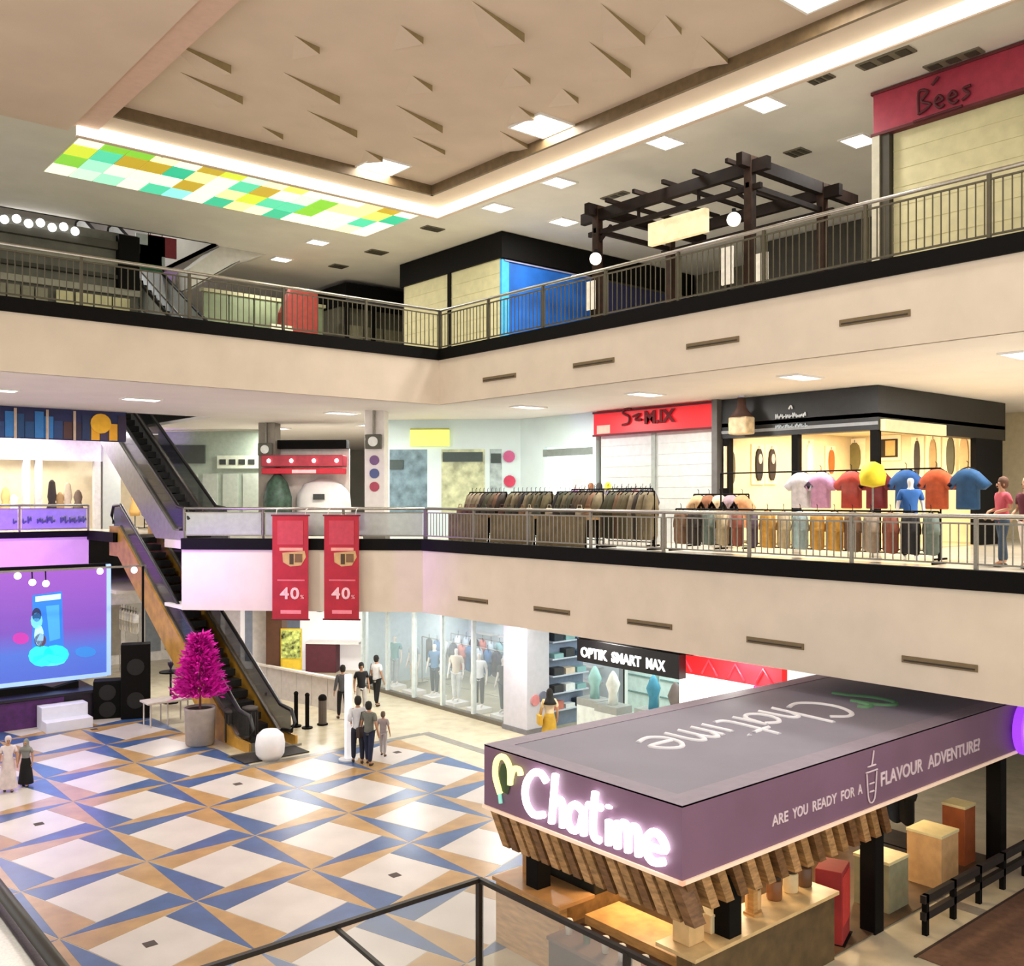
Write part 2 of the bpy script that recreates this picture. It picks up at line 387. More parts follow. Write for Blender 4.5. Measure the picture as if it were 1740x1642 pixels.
# slot diffusers in the fascias
SLOT=CM('7d6a4c')
def slot(px,py,w,label):
    p=P(px,py,X=15.99); t=T('slot_vent',label,'vent',(p.x,p.y,p.z),group='slot vents in the fascias')
    MB().box(15.975,p.y-w/2,p.z-.06,16.0,p.y+w/2,p.z+.06).build('frame',SLOT,t)
    MB().box(15.965,p.y-w/2+.04,p.z-.03,15.98,p.y+w/2-.04,p.z-.005).build('slat',CM('3a3226'),t)
for k,(px,py) in enumerate(((848,642),(1008,617),(1210,583),(1485,541))):
    slot(px,py,1.35,'narrow slot vent in the upper beige fascia, %s from the corner'%ORD[k])
for k,(px,py) in enumerate(((803,1020),(937,1038),(1103,1061),(1316,1093),(1595,1128))):
    slot(px,py,1.3,'narrow slot vent in the lower beige fascia, %s from the corner'%ORD[k])
# walkway lamps of the mid and ground floors
for k,(x,y) in enumerate(((18.6,3),(18.6,7.5),(18.3,12),(18.3,16.5),(18.3,21),(15.2,26.2),(16.6,33.5),(9,26),(5.5,26),(18.6,30),(14.5,39.5),(9,40),(25,8.5))):  # last panel added to light the cream wall at the right
    panel_light(x,y,C1,.9,.45,195,'slim white light panel in the mid floor ceiling, %s from the right'%ORD[k],'mid walkway ceiling lights')
for k,(x,y) in enumerate(((17.2,13),(17.0,17),(17.0,20.5),(16.8,25),(14.6,28),(12.6,33),(17.2,31),(8,40))):
    panel_light(x,y,C0,.9,.45,80,'slim white light panel in the ground floor ceiling, %s from the right'%ORD[k],'ground walkway ceiling lights')

# ------------------------------------------------------------------ railings
BAL={}
def railing(p0,p1,z0,ztop,label,sp=.14,mat=STEELD,group='balcony railings',postgap=2.1,glass=None):
    p0,p1=Vector((*p0,z0)),Vector((*p1,z0)); d=p1-p0; L=d.length; d.normalize()
    t=T('balcony_railing',label,'railing',p0,group=group)
    up=Vector((0,0,ztop-z0))
    MB().tube([p0+up,p1+up],.04).build('handrail',STEEL,t)
    MB().bar(p0+Vector((0,0,.1)),p1+Vector((0,0,.1)),.04,.03).build('bottom_rail',mat,t)
    h=ztop-z0
    key=(round(h,2),mat.name)
    if key not in BAL:
        BAL[key]=(MB().box(-.009,-.009,.1,.009,.009,h-.12).mesh('baluster',mat), MB().box(-.03,-.03,0,.03,.03,h).mesh('post',mat))
    MB().bar(p0+Vector((0,0,h-.12)),p1+Vector((0,0,h-.12)),.035,.03).build('mid_rail',mat,t)
    n=int(L/postgap)
    for i in range(n+1):
        o=bpy.data.objects.new('post',BAL[key][1]); COL.objects.link(o); o.parent=t; o.location=d*(L*i/n)
    if glass:
        for i in range(n):
            MB().obb(p0+d*(L*i/n+.06)+Vector((0,0,.08)),d*(L/n-.12),d.cross(Vector((0,0,1)))*.012,(0,0,h-.2)).build('glass_panel',glass,t)
    else:
        k=int(L/sp)
        for i in range(k):
            o=bpy.data.objects.new('baluster',BAL[key][0]); COL.objects.link(o); o.parent=t; o.location=d*(L*(i+.5)/k)
    return t
UBAL=M('bronze_baluster','5d5746',.5,.4,var=.05)
railing((16.12,22.3),(16.12,.5),Z2,12.03,'steel railing with thin balusters along the upper right walkway',.145,UBAL)
railing((4,22.32),(16.1,22.32),Z2,12.03,'steel railing with thin balusters on the upper floor left of the corner',.145,UBAL)
railing((16.12,23.0),(16.12,.5),Z1+.06,6.4,'steel railing with thin balusters in front of the clothes racks',.145,STEELD)
railing((11.0,28.15),(16.1,23.05),Z1+.06,6.4,'frosted panel railing across the mid floor corner behind the red banners',.145,STEELD,glass=FROST)
t=railing((4,37.05),(10.9,37.05),Z1+.06,6.45,'lavender frosted glass railing with dark lettering on the mid floor left',.145,STEELD,glass=M('lavender_glass','a9a8c8',.4,alpha=.85,var=.05))
def scribble(o,right,up,w,h,mat,parent,n,seed=1,gaps=(),r=.012):
    """lettering too small in the photograph to read: separate little strokes"""
    q=random.Random(seed); st=w/n
    for k in range(n):
        if k in gaps: continue
        x=k*st; a=[(x+st*.1,h*q.uniform(.5,1)),(x+st*.15,0),(x+st*.6,h*q.uniform(.2,1)),(x+st*.75,h*q.uniform(0,.4))]
        strokes([a],r,1,1,mat,o,right,up,parent,'letter',.01)
p=P(22,890,Y=36.95); q=P(148,884,Y=36.95)
scribble(p,(1,0,0),(0,0,1),q.x-p.x,.24,CM('4d527c'),t,16,4,(1,4,9),.022)

# ------------------------------------------------------------------ foreground balustrades
DK=M('dark_bronze','1c1510',.4,var=.1)
rz=1.3
t=T('glass_balustrade','clear glass balustrade with thin dark top rail in the foreground','railing',(8.45,10.75,0))
MB().bar((3.5,10.75,rz),(8.45,10.75,rz),.07,.06).build('top_rail',DK,t)
MB().bar((8.45,10.75,rz),(8.45,5.2,rz),.07,.06).build('top_rail',DK,t)
MB().bar((6.15,10.75,rz-.03),(6.15,8.4,rz-.25),.05).build('brace',DK,t)
for x,y in ((8.45,10.75),(8.45,7.9),(3.55,10.75)):
    MB().box(x-.04,y-.04,0,x+.04,y+.04,rz).build('post',DK,t)
for a,b in (((3.65,10.75),(8.38,10.75)),):
    MB().box(a[0],a[1]-.006,.05,b[0],b[1]+.006,rz-.03).build('glass_panel',GLASS,t)
MB().box(8.444,7.98,.05,8.456,10.68,rz-.03).build('glass_panel',GLASS,t)
MB().box(8.444,5.2,.05,8.456,7.84,rz-.03).build('glass_panel',GLASS,t)
# low steel sided balustrade at the left foreground
t=T('escalator_balustrade','brushed steel escalator balustrade with dark handrail at the lower left','railing',(3.3,13,0))
MB().box(3.18,9.5,0,3.38,16.5,.95).build('side_panel',STEELD,t)
MB().box(2.55,9.5,0,2.62,16.5,1.0).build('glass_panel',FROST,t)
MB().tube([(3.28,9.5,1.12),(3.28,16.2,1.12),(3.28,16.55,1.05),(3.28,16.7,.85),(3.28,16.7,.6)],.09).build('handrail',M('handrail_rubber','3a3733',.45),t)
MB().box(2.75,9.5,.93,3.18,16.5,.97).build('deck',STEEL,t)
MB().box(2.62,9.5,1.0,2.72,16.5,1.03).build('steel_strip',CM('efeee0',.3),t)

# ------------------------------------------------------------------ escalators
def escalator(label,x0,x1,y0,z0,clad,run=9.44,rise=5.45,glass=None):
    t=T('escalator',label,'escalator',((x0+x1)/2,y0,z0),group='stacked escalators')
    y1,z1=y0+run,z0+rise
    def prof(a,b,land=.9):
        return [(y0-land,z0+a),(y0,z0+a),(y1,z1+a),(y1+land,z1+a),(y1+land,z1+b),(y1,z1+b),(y0+.5,max(z0+b+.5,z0+b+.29)),(y0,z0+max(b,-.0)),(y0-land,z0+max(b,0))]
    for x in (x0,x1-.06):
        m=MB(); pr=[(y0-.9,z0),(y0-.9,z0+.28),(y0,z0+.28),(y1,z1+.28),(y1+.9,z1+.28),(y1+.9,z1-.75),(y1,z1-.75),(y0+1.5,z0)]
        m.sheet((x,0,0),(0,1,0),(0,0,1),pr,(.06,0,0)); m.build('side_cladding',clad,t)
    m=MB(); m.sheet((x0+.06,0,0),(0,1,0),(0,0,1),[(y0+1.5,z0),(y1,z1-.75),(y1+.9,z1-.75),(y1+.9,z1-.68),(y1,z1-.68),(y0+1.6,z0+.05)],(x1-x0-.12,0,0))
    m.build('underside',clad,t)
    n=22; sm=MB().box(x0+.22-(x0+x1)/2,0,-.2,x1-.22-(x0+x1)/2,run/n+.05,0).mesh('step',M('step_metal','2e2d2c',.5,.5))
    for k in range(n):
        o=bpy.data.objects.new('step',sm); COL.objects.link(o); o.parent=t; o.location=(0,run*k/n,rise*(k+.6)/n+.0)
    for x in (x0+.1,x1-.1):
        m=MB(); m.sheet((x-.008,0,0),(0,1,0),(0,0,1),[(y0-.7,z0+.28),(y0,z0+.28),(y1,z1+.28),(y1+.7,z1+.28),(y1+.7,z1+.95),(y1,z1+.98),(y0,z0+.98),(y0-.7,z0+.95)],(.016,0,0))
        m.build('glass_panel',glass or M('tinted_glass','2c2e2e',.15,alpha=.62,var=0),t)
        pts=[(x,y0-.2,z0+.32),(x,y0-.75,z0+.38),(x,y0-.95,z0+.65),(x,y0-.75,z0+.95),(x,y0-.1,z0+1.0),(x,y1,z1+1.02),(x,y1+.75,z1+.98),(x,y1+.95,z1+.65),(x,y1+.75,z1+.38)]
        MB().tube(pts,.055).build('handrail',M('black_rubber','0d0c0c',.4),t)
        MB().bar((x,y0-.3,z0+.3),(x,y0,z0+.3),.1,.05).build('skirt_rail',STEEL,t)
        MB().bar((x,y0,z0+.3),(x,y1,z1+.3),.1,.05).build('skirt_rail',STEEL,t)
    MB().box(x0+.15,y0-.9,z0,x1-.15,y0+.2,z0+.03).build('landing_plate',STEELD,t)
    return t
EX0,EX1=11.0,12.4
escalator('lowest escalator with golden side cladding, rising from the patterned floor',EX0,EX1,24.65,0,M('gold_cladding','c8963c',.4,.2,var=.15,scale=3))
escalator('middle escalator with grey steel cladding, rising from the mid floor',EX0,EX1,29.0,Z1,M('grey_cladding','8f8c8a',.35,.4,var=.08))
escalator('highest escalator seen behind the upper left railing',EX0,EX1,29.0,Z2,M('pale_cladding','dde0e2',.35,.1,var=.08),glass=FROST)

# ------------------------------------------------------------------ upper floor shops
def wall_panels(t,n,p0,p1,z0,z1,mat,gap=.06,th=.05,name='shutter_panel',slat=0):
    p0,p1=Vector(p0),Vector(p1); d=p1-p0; L=d.length; d.normalize(); nn=Vector((d.y,-d.x,0))
    for k in range(n):
        a=p0+d*(L*k/n+gap/2); w=L/n-gap
        o=MB().obb((a.x,a.y,z0),d*w,-nn*th,(0,0,z1-z0)).build(name,mat,t)
        if slat:
            for j in range(1,slat):
                z=z0+(z1-z0)*j/slat
                MB().obb(Vector((a.x,a.y,z-.012))+nn*.012,d*w,-nn*.02,(0,0,.024)).build('rib',mat,o)
# red sign shop
t=T('upper_shop','closed upper floor shop with crimson sign and cream shutters','shop',(19.1,7,Z2))
RED1=M('crimson_sign','9c2a40',.5,var=.08)
MB().box(19.0,2,14.38,19.4,10.7,C2-.02).build('sign_board',RED1,t,.01)
MB().box(18.97,2,C2-.08,19.4,10.74,C2-.02).build('sign_edge',CM('5a1a1e'),t)
MB().box(18.97,2,14.34,19.4,10.74,14.4).build('sign_edge',CM('5a1a1e'),t)
wall_panels(t,3,(19.15,10.35,0),(19.15,2,0),Z2,14.35,CREAM,.05,slat=9)
MB().box(19.02,10.35,Z2,19.3,10.55,14.38).build('post',CM('3d372a'),t); MB().box(18.98,10.55,Z2,19.3,10.72,14.38).build('post',CM('b9b39e'),t)
for y in (7.57,4.78): MB().box(19.05,y-.04,Z2,19.15,y+.04,14.35).build('mullion',CM('6e6746'),t)
p=P(1562,178,X=18.97); 
strokes([[(0,.0),(0,.9),(.35,.8),(.1,.5),(.45,.25),(0,0)],[(.6,.25),(.9,.3),(.75,.5),(.6,.25),(.8,0),(.95,.1)],[(1.1,.25),(1.4,.3),(1.25,.5),(1.1,.25),(1.3,0),(1.45,.1)],[(1.9,.5),(1.65,.45),(1.85,.2),(1.6,.02)],[(.5,1.0),(.75,1.25)],[(-.2,-.25),(1.6,-.2)]],.03,.55,.5,CM('4a0a14'),p+Vector((0,0,-.2)),(0,-1,0),(0,0,1),t,'lettering',.02)
# pergola
t=T('pergola','dark timber pergola with hanging sign board on the upper right walkway','pergola',(18,15.5,Z2))
PX0,PX1,PY0,PY1=18.0,20.9,13.1,17.9
for x in (PX0,PX1):
    for y in (PY0,PY1):
        MB().box(x-.1,y-.1,Z2,x+.1,y+.1,14.35).build('post',M('post_wood','2c1d13',.7,spec=.12,var=.2,scale=5),t,.01)
for x in (PX0,PX1):
    MB().bar((x,PY0-.5,14.1),(x,PY1+.55,14.1),.16,.28).build('beam',WOODD,t)
    MB().bar((x,PY0-.3,13.65),(x,PY1+.3,13.65),.1,.12).build('beam',WOODD,t)
for y in (PY0,PY1):
    MB().bar((PX0-.4,y,14.22),(PX1+1.5,y,14.22),.16,.28).build('beam',WOODD,t)
    MB().bar((PX0-.1,y,13.7),(PX1+.3,y,13.7),.1,.12).build('beam',WOODD,t)
for k in range(5):
    y=PY0+.5+k*.95; MB().bar((PX0-.2,y,14.36),(PX1+.3,y,14.36),.08,.1).build('rafter',WOODD,t)
    if k in (1,3): MB().bar((PX0,y,13.6),(PX0,y,14.05),.06).build('strut',WOODD,t)
for y,s in ((PY0,1),(PY1,-1)):
    MB().bar((PX0,y,13.35),(PX0,y+s*.5,13.75),.07).build('brace',WOODD,t)
t=T('hanging_sign','cream lit sign board hanging under the pergola','sign',(PX0+.3,15.6,13.2))
pa,pb=P(1103,400,X=18.3),P(1200,372,X=18.3)
MB().box(18.25,pb.y,pa.z-.28,18.42,pa.y,pa.z+.28).build('board',M('lit_cream','f0dcb4',.5,emit=.35,ecol='ffdfa8',var=.12,scale=5),t,.01)
for y in (pb.y+.15,pa.y-.15): MB().cyl((18.33,y,pa.z+.28),(18.33,y,13.62),.012).build('hanger',BLACKM,t)
for px,py,l in ((1247,373,'round white globe lantern on the right pergola post'),(1012,440,'round white globe lantern on the left pergola post')):
    p=P(px,py,X=17.8); t=T('globe_lantern',l,'lamp',p,group='globe lanterns on the pergola')
    MB().ball(p,.16).build('globe',M('globe_white','ffffff',.4,emit=1.2,ecol='fff4e0',var=0),t)
    MB().cyl(p+Vector((0,0,.14)),p+Vector((0,0,.24)),.05).build('cap',BLACKM,t); MB().bar(p+Vector((0,0,.2)),p+Vector((.2,0,.2)),.03).build('bracket',BLACKM,t)
for px,w,y0_,y1_,l in ((1236,.32,420,476,'white menu board left of the right pergola post'),(1295,.3,430,470,'white menu board right of the right pergola post'),(1004,.3,478,520,'white menu board at the left pergola post')):
    p=P(px,y0_,X=17.7); q=P(px,y1_,X=17.7); t=T('menu_stand',l,'sign',(p.x,p.y,Z2),group='menu boards by the pergola')
    MB().box(17.68,p.y-w/2,q.z-.1,17.72,p.y+w/2,p.z).build('board',CM('f0ece2'),t); MB().box(17.72,p.y-.03,Z2,17.76,p.y+.03,p.z).build('stand',BLACKM,t); MB().box(17.6,p.y-.15,Z2,17.9,p.y+.15,Z2+.03).build('base',BLACKM,t)
# black corner shop block of the upper floor
t=T('upper_corner_shop','upper floor corner shop with black header, cream shutters and blue wall','shop',(19.7,23.9,Z2))
bx,by=19.7,23.9
MB().box(bx,by,14.45,29.3,29.8,C2-.02).build('header',BLACK,t)
MB().box(bx+.1,by+.1,Z2,29.3,29.7,14.45).build('body',CM('4f4a3c'),t)
wall_panels(t,2,(bx+.08,29.7,0),(bx+.08,by+.1,0),Z2,14.45,CREAM,.16,slat=8)
MB().box(bx+.02,26.72,Z2,bx+.08,26.88,14.45).build('mullion',BLACKM,t)
MB().box(bx+.1,by+.02,Z2,23.9,by+.1,14.35).build('blue_panel',M('blue_vinyl','1f5fb4',.4,var=.3,scale=.7),t)
MB().box(bx+.0,by-.0,Z2,bx+.3,by+.1,14.38).build('cyan_edge',CM('3aa0dc'),t)
MB().box(23.9,by+.02,Z2,29.3,by+.1,14.35).build('navy_panel',CM('26264e'),t)
MB().bar((bx+.1,by-.02,14.36),(24.2,by-.02,14.36),.04).build('trim_strip',CM('8e90b4'),t)
for z in (11.4,11.9): MB().bar((21,by-.01,z),(23.9,by-.01,z),.03).build('trim_strip',CM('6b76a0'),t)
t=T('far_cream_shop','cream shuttered shop seen between the pergola posts','shop',(29.5,21,Z2))
wall_panels(t,3,(29.5,23.8,0),(29.5,19.5,0),Z2,13.9,CREAM,.06,slat=6); MB().box(29.4,19.4,13.9,29.8,23.8,C2-.02).build('header',CM('6a6454'),t)
t=T('dark_shop','dark closed shop behind the pergola on the upper floor','shop',(27.5,15,Z2))
MB().box(27.4,9.5,Z2,27.8,19.3,13.6).build('front_wall',CM('2c2924'),t); MB().box(27.3,9.5,13.6,27.8,19.3,C2-.02).build('header',CM('3c3830'),t)
for k in range(6): MB().box(27.34,9.8+k*1.6,Z2,27.4,11.1+k*1.6,13.3).build('shutter_panel',CM('1e1c1a'),t)
t=T('bar_counter','long black bar counter under the pergola','counter',(21.6,12.3,Z2)); MB().box(21.4,10.9,Z2,22.0,14.0,Z2+1.15).build('body',BLACKM,t); MB().box(21.3,10.8,Z2+1.15,22.1,14.1,Z2+1.2).build('counter_top',CM('5c5648'),t)
# small dark kiosk behind
t=T('dark_kiosk','small dark kiosk with black header left of the black shop block','kiosk',(20.8,33,Z2))
MB().box(19.3,33,14.3,22.6,36,15.15).build('header',BLACKM,t,.02); MB().box(19.3,32.98,14.42,22.5,33.0,14.5).build('sign_line',CM('5b5a60'),t)
MB().box(19.4,33.6,Z2,22.5,36,14.3).build('back',CM('5d5a48'),t)
for x in (19.4,20.6,22.4): MB().box(x-.07,33,Z2,x+.07,33.15,14.3).build('post',BLACKM,t)
wall_panels(t,3,(19.5,33.5,0),(22.3,33.5,0),Z2,13.6,CM('8a8468'),.1)
# red sloping panel
t=T('red_stair_panel','red panel with sloping side behind the upper left railing','panel',(16.2,31,Z2))
a=P(468,575,Y=31); b=P(540,500,Y=31); c=P(500,490,Y=31)
MB().sheet((0,31,0),(1,0,0),(0,0,1),[(a.x,Z2),(b.x,Z2),(b.x,b.z),(c.x-.1,c.z),(a.x+.25,c.z-.9)],(0,.3,0)).build('panel',M('brick_red','8e2f24',.6,var=.12),t)
MB().box(a.x-.2,30.9,P(0,508,Y=31).z-.12,c.x-.1,31.1,P(0,500,Y=31).z+.12).build('white_label',CM('d9d3b8'),t)
# green grey partition
t=T('green_partition','green grey partition wall behind the upper left railing','partition',(15,33,Z2))
for k in range(5): MB().box(13.6+k*.95,33,Z2,14.5+k*.95,33.1,14.0).build('panel',M('sage_panel','6f7a58',.7,var=.12,scale=2),t)
MB().box(13.5,32.95,14.0,18.4,33.15,14.12).build('cap_rail',CM('97936f'),t)
t=T('sloped_bulkhead','pale grey sloping bulkhead below the ceiling edge at the upper left','bulkhead',(13.4,32,14.4))
MB().sheet((0,31.6,0),(1,0,0),(0,0,1),[(12.55,13.75),(14.3,14.95),(15.3,15.3),(13.6,15.3),(12.55,14.4)],(0,1.3,0)).build('body',M('pale_grey','c4c0b8',.6,var=.04),t)
MB().sheet((0,31.58,0),(1,0,0),(0,0,1),[(12.55,13.72),(14.3,14.92),(14.3,14.86),(12.55,13.66)],(0,1.32,0)).build('edge_trim',CM('8a867c'),t)
# industrial looking shop at the far upper left
t=T('grey_upper_shop','grey upper floor shop with cream shutter and row of white lamps at the far left','shop',(8.6,31.6,Z2))
MB().box(4,31.8,Z2,10.9,33,15.2).build('body',M('grey_metal','6c6a5f',.6,var=.12,scale=3),t)
for k,(z,h,c) in enumerate(((14.75,.25,'4a473e'),(14.2,.18,'8b887c'),(13.75,.12,'3b382f'),(13.3,.2,'9d998b'))):
    MB().box(4,31.6,z-h/2,10.9,31.8,z+h/2).build('beam',CM(c),t)
for k in range(7):
    x=6.9+k*.33; MB().ball((x,31.5,14.95+.08*(k%2)),.13,8).build('lamp',M('shop_lamp','ffffff',.4,emit=2,var=0),t)
for x0_,x1_,m_ in ((6.6,8.15,CM('8f8b78')),(8.35,10.6,CREAM)):
    wall_panels(t,4,(x0_,31.62,0),(x1_,31.62,0),Z2,13.1,m_,.05,slat=3)
MB().box(10.2,31.5,13.4,10.85,31.8,15.1).build('dark_cabinet',BLACKM,t)
# colourful boards over the stair
for px,py,w,h,c,l in ((255,425,.5,.5,'b9c3c0','pale grey'),(275,420,.5,.35,'8c2f38','dark red'),(252,440,.45,.45,'2f6b4f','green')):
    p=P(px,py,Y=33.5); t=T('hanging_board','%s board hanging over the highest escalator'%l,'sign',p,group='boards over the escalator')
    MB().box(p.x-w,33.45,p.z-h,p.x+w,33.5,p.z+h).build('board',CM(c),t); MB().cyl((p.x,33.48,p.z+h),(p.x,33.48,19.5),.012).build('cable',BLACKM,t)

# ------------------------------------------------------------------ mid floor shops
WARMW=M('warm_wall','f0dfb8',.7,var=.05,scale=2)
t=T('black_fashion_shop','black fronted clothes shop with warm lit interior on the mid floor','shop',(21,11.7,Z1))
SX,SY0,SY1=21.0,11.7,16.2
MB().box(SX,SY0,8.3,SX+.35,SY1,C1-.01).build('header',M('charcoal_board','1d1e1f',.5,var=.1),t)
MB().box(SX+.35,SY0,8.3,27.8,SY0+.35,C1-.01).build('header',M('charcoal_board2','141311',.5,var=.1),t)
MB().box(SX-.02,SY0,8.42,SX,SY1,8.5).build('header_strip',CM('8d8f90'),t)
MB().box(SX+.1,SY0+.02,Z1,27.8,SY1,Z1+.02).build('shop_floor',CM('c9b48e',.4),t)
MB().box(27.3,SY0+.3,Z1,27.5,SY1,8.6).build('back_wall',WARMW,t); MB().box(SX+.3,SY1-.12,Z1,27.3,SY1,8.6).build('side_wall',WARMW,t)
MB().box(SX,SY0,8.6,27.8,SY1,8.7).build('shop_ceiling',CM('e9dcc0'),t)
for x,y in ((SX+.1,SY0+.12),(SX+.1,13.95),(SX+.1,SY1-.15),(27.6,SY0+.12)):
    MB().box(x-.09,y-.09,Z1,x+.09,y+.09,8.3).build('post',BLACKM,t)
pa=P(1492,728,Y=SY0); MB().box(21.1,SY0-.12,8.28,24.1,SY0,8.55).build('light_box',M('cream_lightbox','d6c79a',.5,emit=.3,var=.05),t)
MB().box(25.9,SY0-.05,Z1,27.5,SY0+.1,8.3).build('end_panel',BLACKM,t)
area((24,13.9,8.58),4.5,3,260,(1,.82,.58),parent=t)
p=P(1318,712,X=20.98); scribble(p,(0,-1,0),(0,0,1),.9,.12,CM('c9cdd0'),t,9,2,(),.014); scribble(p+Vector((0,0,-.25)),(0,-1,0),(0,0,1),.95,.1,CM('aab4bc'),t,10,5,(),.012)
strokes([[(0,0),(.06,.08),(.1,0)]],.02,1,1,CM('e5e5e5'),p+Vector((0,-.4,.22)),(0,-1,0),(0,0,1),t,'emblem')
t=T('hanging_lantern','brown cream box lantern hanging in front of the black shop','lamp',P(1260,710,X=20.6))
p=P(1260,722,X=20.6); MB().box(p.x-.2,p.y-.28,p.z-.25,p.x+.2,p.y+.28,p.z+.2).build('body',M('lantern_cream','c7ad85',.6,emit=.15,var=.2),t,.04)
MB().lathe([(.3,.2),(.12,.45),(.1,.7)],p,8).build('roof',CM('4a2f25'),t); MB().cyl(p+Vector((0,0,.7)),(p.x,p.y,C1),.08).build('stem',CM('cfcfe6'),t)

# red sign closed shop on the mid floor
t=T('red_sign_shop','closed mid floor shop with bright red sign and white roller shutters','shop',(21,18.6,Z1))
RED2=M('bright_red_sign','e0202a',.4,emit=.25,ecol='e0202a',var=.08,scale=.8)
MB().box(20.85,16.35,8.6,21.1,20.9,C1-.03).build('sign_board',RED2,t,.01)
for z in (8.6,C1-.06): MB().box(20.82,16.35,z-.03,20.86,20.92,z+.03).build('sign_edge',CM('5a1a20'),t)
MB().box(20.84,20.2,8.65,20.86,20.75,8.9).build('sticker',CM('f2b8a4'),t)
wall_panels(t,2,(21.05,20.85,0),(21.05,16.4,0),Z1,8.6,M('shutter_white','c6c8c4',.5,var=.04),.14,slat=10)
MB().box(20.98,18.55,Z1,21.06,18.69,8.6).build('mullion',CM('9aa09a'),t); MB().box(20.8,16.2,Z1,21.1,16.38,C1).build('post',CM('5d5a58'),t)
DR=CM('6a0410'); p=P(1058,724,X=20.82)
strokes([[(.5,.95),(.2,1.0),(.05,.75),(.4,.5),(.35,.15),(0,.05)],[(.6,.5),(1.0,.62),(.75,.3),(1.1,.28)]],.035,.7,.5,DR,p,(0,-1,0),(0,0,1),t,'lettering')
text('M.IX',.5,DR,p+Vector((-.01,-.85,.02)),(0,-1,0),(0,0,1),t,'lettering',.01,.02,width=1.15)
S(MB().box(31,-3,Z1,31.2,16,C1).build('wall_mid_right',M('far_cream_wall','cfc09c',.7,var=.05)))

# pale clinic like shop round the corner of the mid floor
PALE=M('pale_blue_wall','cfe0e0',.6,var=.03,scale=1)
t=T('pale_shop','pale blue white shop with bright windows at the mid floor corner','shop',(20,25.5,Z1))
MB().prism([(21,20.95),(21.3,20.95),(21.3,24.6),(17.7,28.2),(17.5,28.0),(21,24.5)],8.35,C1).build('upper_wall',PALE,t)
MB().prism([(21,20.95),(21.3,20.95),(21.3,24.6),(17.7,28.2),(17.5,28.0),(21,24.5)],Z1,6.2).build('lower_wall',PALE,t)
def pier(t,a,b,z0,z1,m,th=.25,name='pier'):
    a,b=Vector((*a,0)),Vector((*b,0)); d=b-a; n=Vector((d.y,-d.x,0)).normalized()
    return MB().obb((a.x,a.y,z0),d,-n*th,(0,0,z1-z0)).build(name,m,t)
def on_ch(px,base=45.5):                      # point on the corner wall x+y=base for a photo column
    tt=(px-CX)/F; dx,dy=SN+tt*CS,CS-tt*SN; k=base/(dx+dy); return (dx*k,dy*k)
for a_,b_ in ((640,662),(726,750),(824,832),(853,885)): pier(t,on_ch(a_),on_ch(b_),6.2,8.35,PALE)
for a_,b_,c_ in ((662,726,'6a8088'),(750,824,'b0b48e'),(832,853,'9aa8a4')):
    pier(t,on_ch(a_),on_ch(b_),6.2,8.35,M('win_'+c_,c_,.2,emit=.25,var=.3,scale=3),.04,'window_glass')
for a_,b_,z in ((662,685,7.9),(752,820,8.15),(834,851,8.1)): pier(t,on_ch(a_,45.4),on_ch(b_,45.4),z-.22,z+.1,CM('3d4a48'),.04,'blind')
y0_,y1_=P(925,0,X=21).y,P(1005,0,X=21).y
MB().box(21,y0_,6.2,21.25,24.55,8.35).build('pier',PALE,t); MB().box(21,20.95,6.2,21.25,y1_,8.35).build('pier',PALE,t)
MB().box(21.12,y1_,6.2,21.16,y0_,8.35).build('window_glass',M('win_bright','e6f4ee',.2,emit=.9,var=.15,scale=2),t)
MB().box(20.98,y1_-.05,8.05,21.02,y0_+.05,8.28).build('blind',CM('7d8680'),t)
MB().box(21.06,y1_+.4,6.2,21.1,y1_+.9,7.3).build('poster',CM('d8c4c4'),t); MB().box(21.04,y1_+.35,6.2,21.08,y1_+.6,6.9).build('poster',CM('48606e'),t)
for px,py,c in ((865,776,'c05a86'),(866,818,'c43a58')):
    x,y=on_ch(px,45.42); z=P(px,py,X=x).z; n=Vector((-1,-1,0)).normalized(); MB().cyl((x,y,z),Vector((x,y,z))+n*.02,.2,n=14).build('round_sticker',CM(c),t)
a,b=on_ch(697,45.35),on_ch(763,45.35)
pier(t,a,b,8.45,9.0,M('yellow_sign','e6ea5a',.4,emit=.7,ecol='eaf070',var=.05),.08,'sign_board')
pier(t,a,b,9.0,9.05,CM('a8a858'),.1,'sign_edge')
# pillars with round stickers and box signs
for px,m,l,st in ((640,M('pillar_pale','e8e0da',.5,var=.03),'pale square pillar with round stickers behind the corner railing',1),(458,M('pillar_grey','8c8478',.5,var=.05),'grey square pillar left of the red counter shop',0)):
    tt=(px-CX)/F; base=41 if st else 47; dx,dy=SN+tt*CS,CS-tt*SN; k=base/(dx+dy); x,y=dx*k,dy*k
    t=T('pillar',l,'pillar',(x,y,Z1),R(-45),group='mid floor pillars')
    MB().box(-.3,-.3,0,.3,.3,C1-Z1).build('shaft',m,t,.01,local=True); MB().box(-.34,-.34,0,.34,.34,.15).build('plinth',CM('7b756c'),t,local=True)
    if st:
        for z,c in ((7.85-Z1,'7b5a86'),(7.45-Z1,'55608c'),(7.05-Z1,'b0485e')): MB().cyl((0,-.3,z),(0,-.32,z),.15,n=14).build('round_sticker',CM(c),t,local=True)
    z=P(px,752 if st else 765,X=x).z-Z1
    o=MB().box(-.25,-.5,z-.22,.25,-.36,z+.22).build('box_sign',CM('5c5a50'),t,.02,local=True); MB().cyl((0,-.5,z),(0,-.52,z),.15,n=14).build('emblem',CM('e8eae6'),o,local=True)
    MB().box(-.03,-.4,z+.2,.03,-.28,C1-Z1).build('hanger',STEELD,t,local=True)
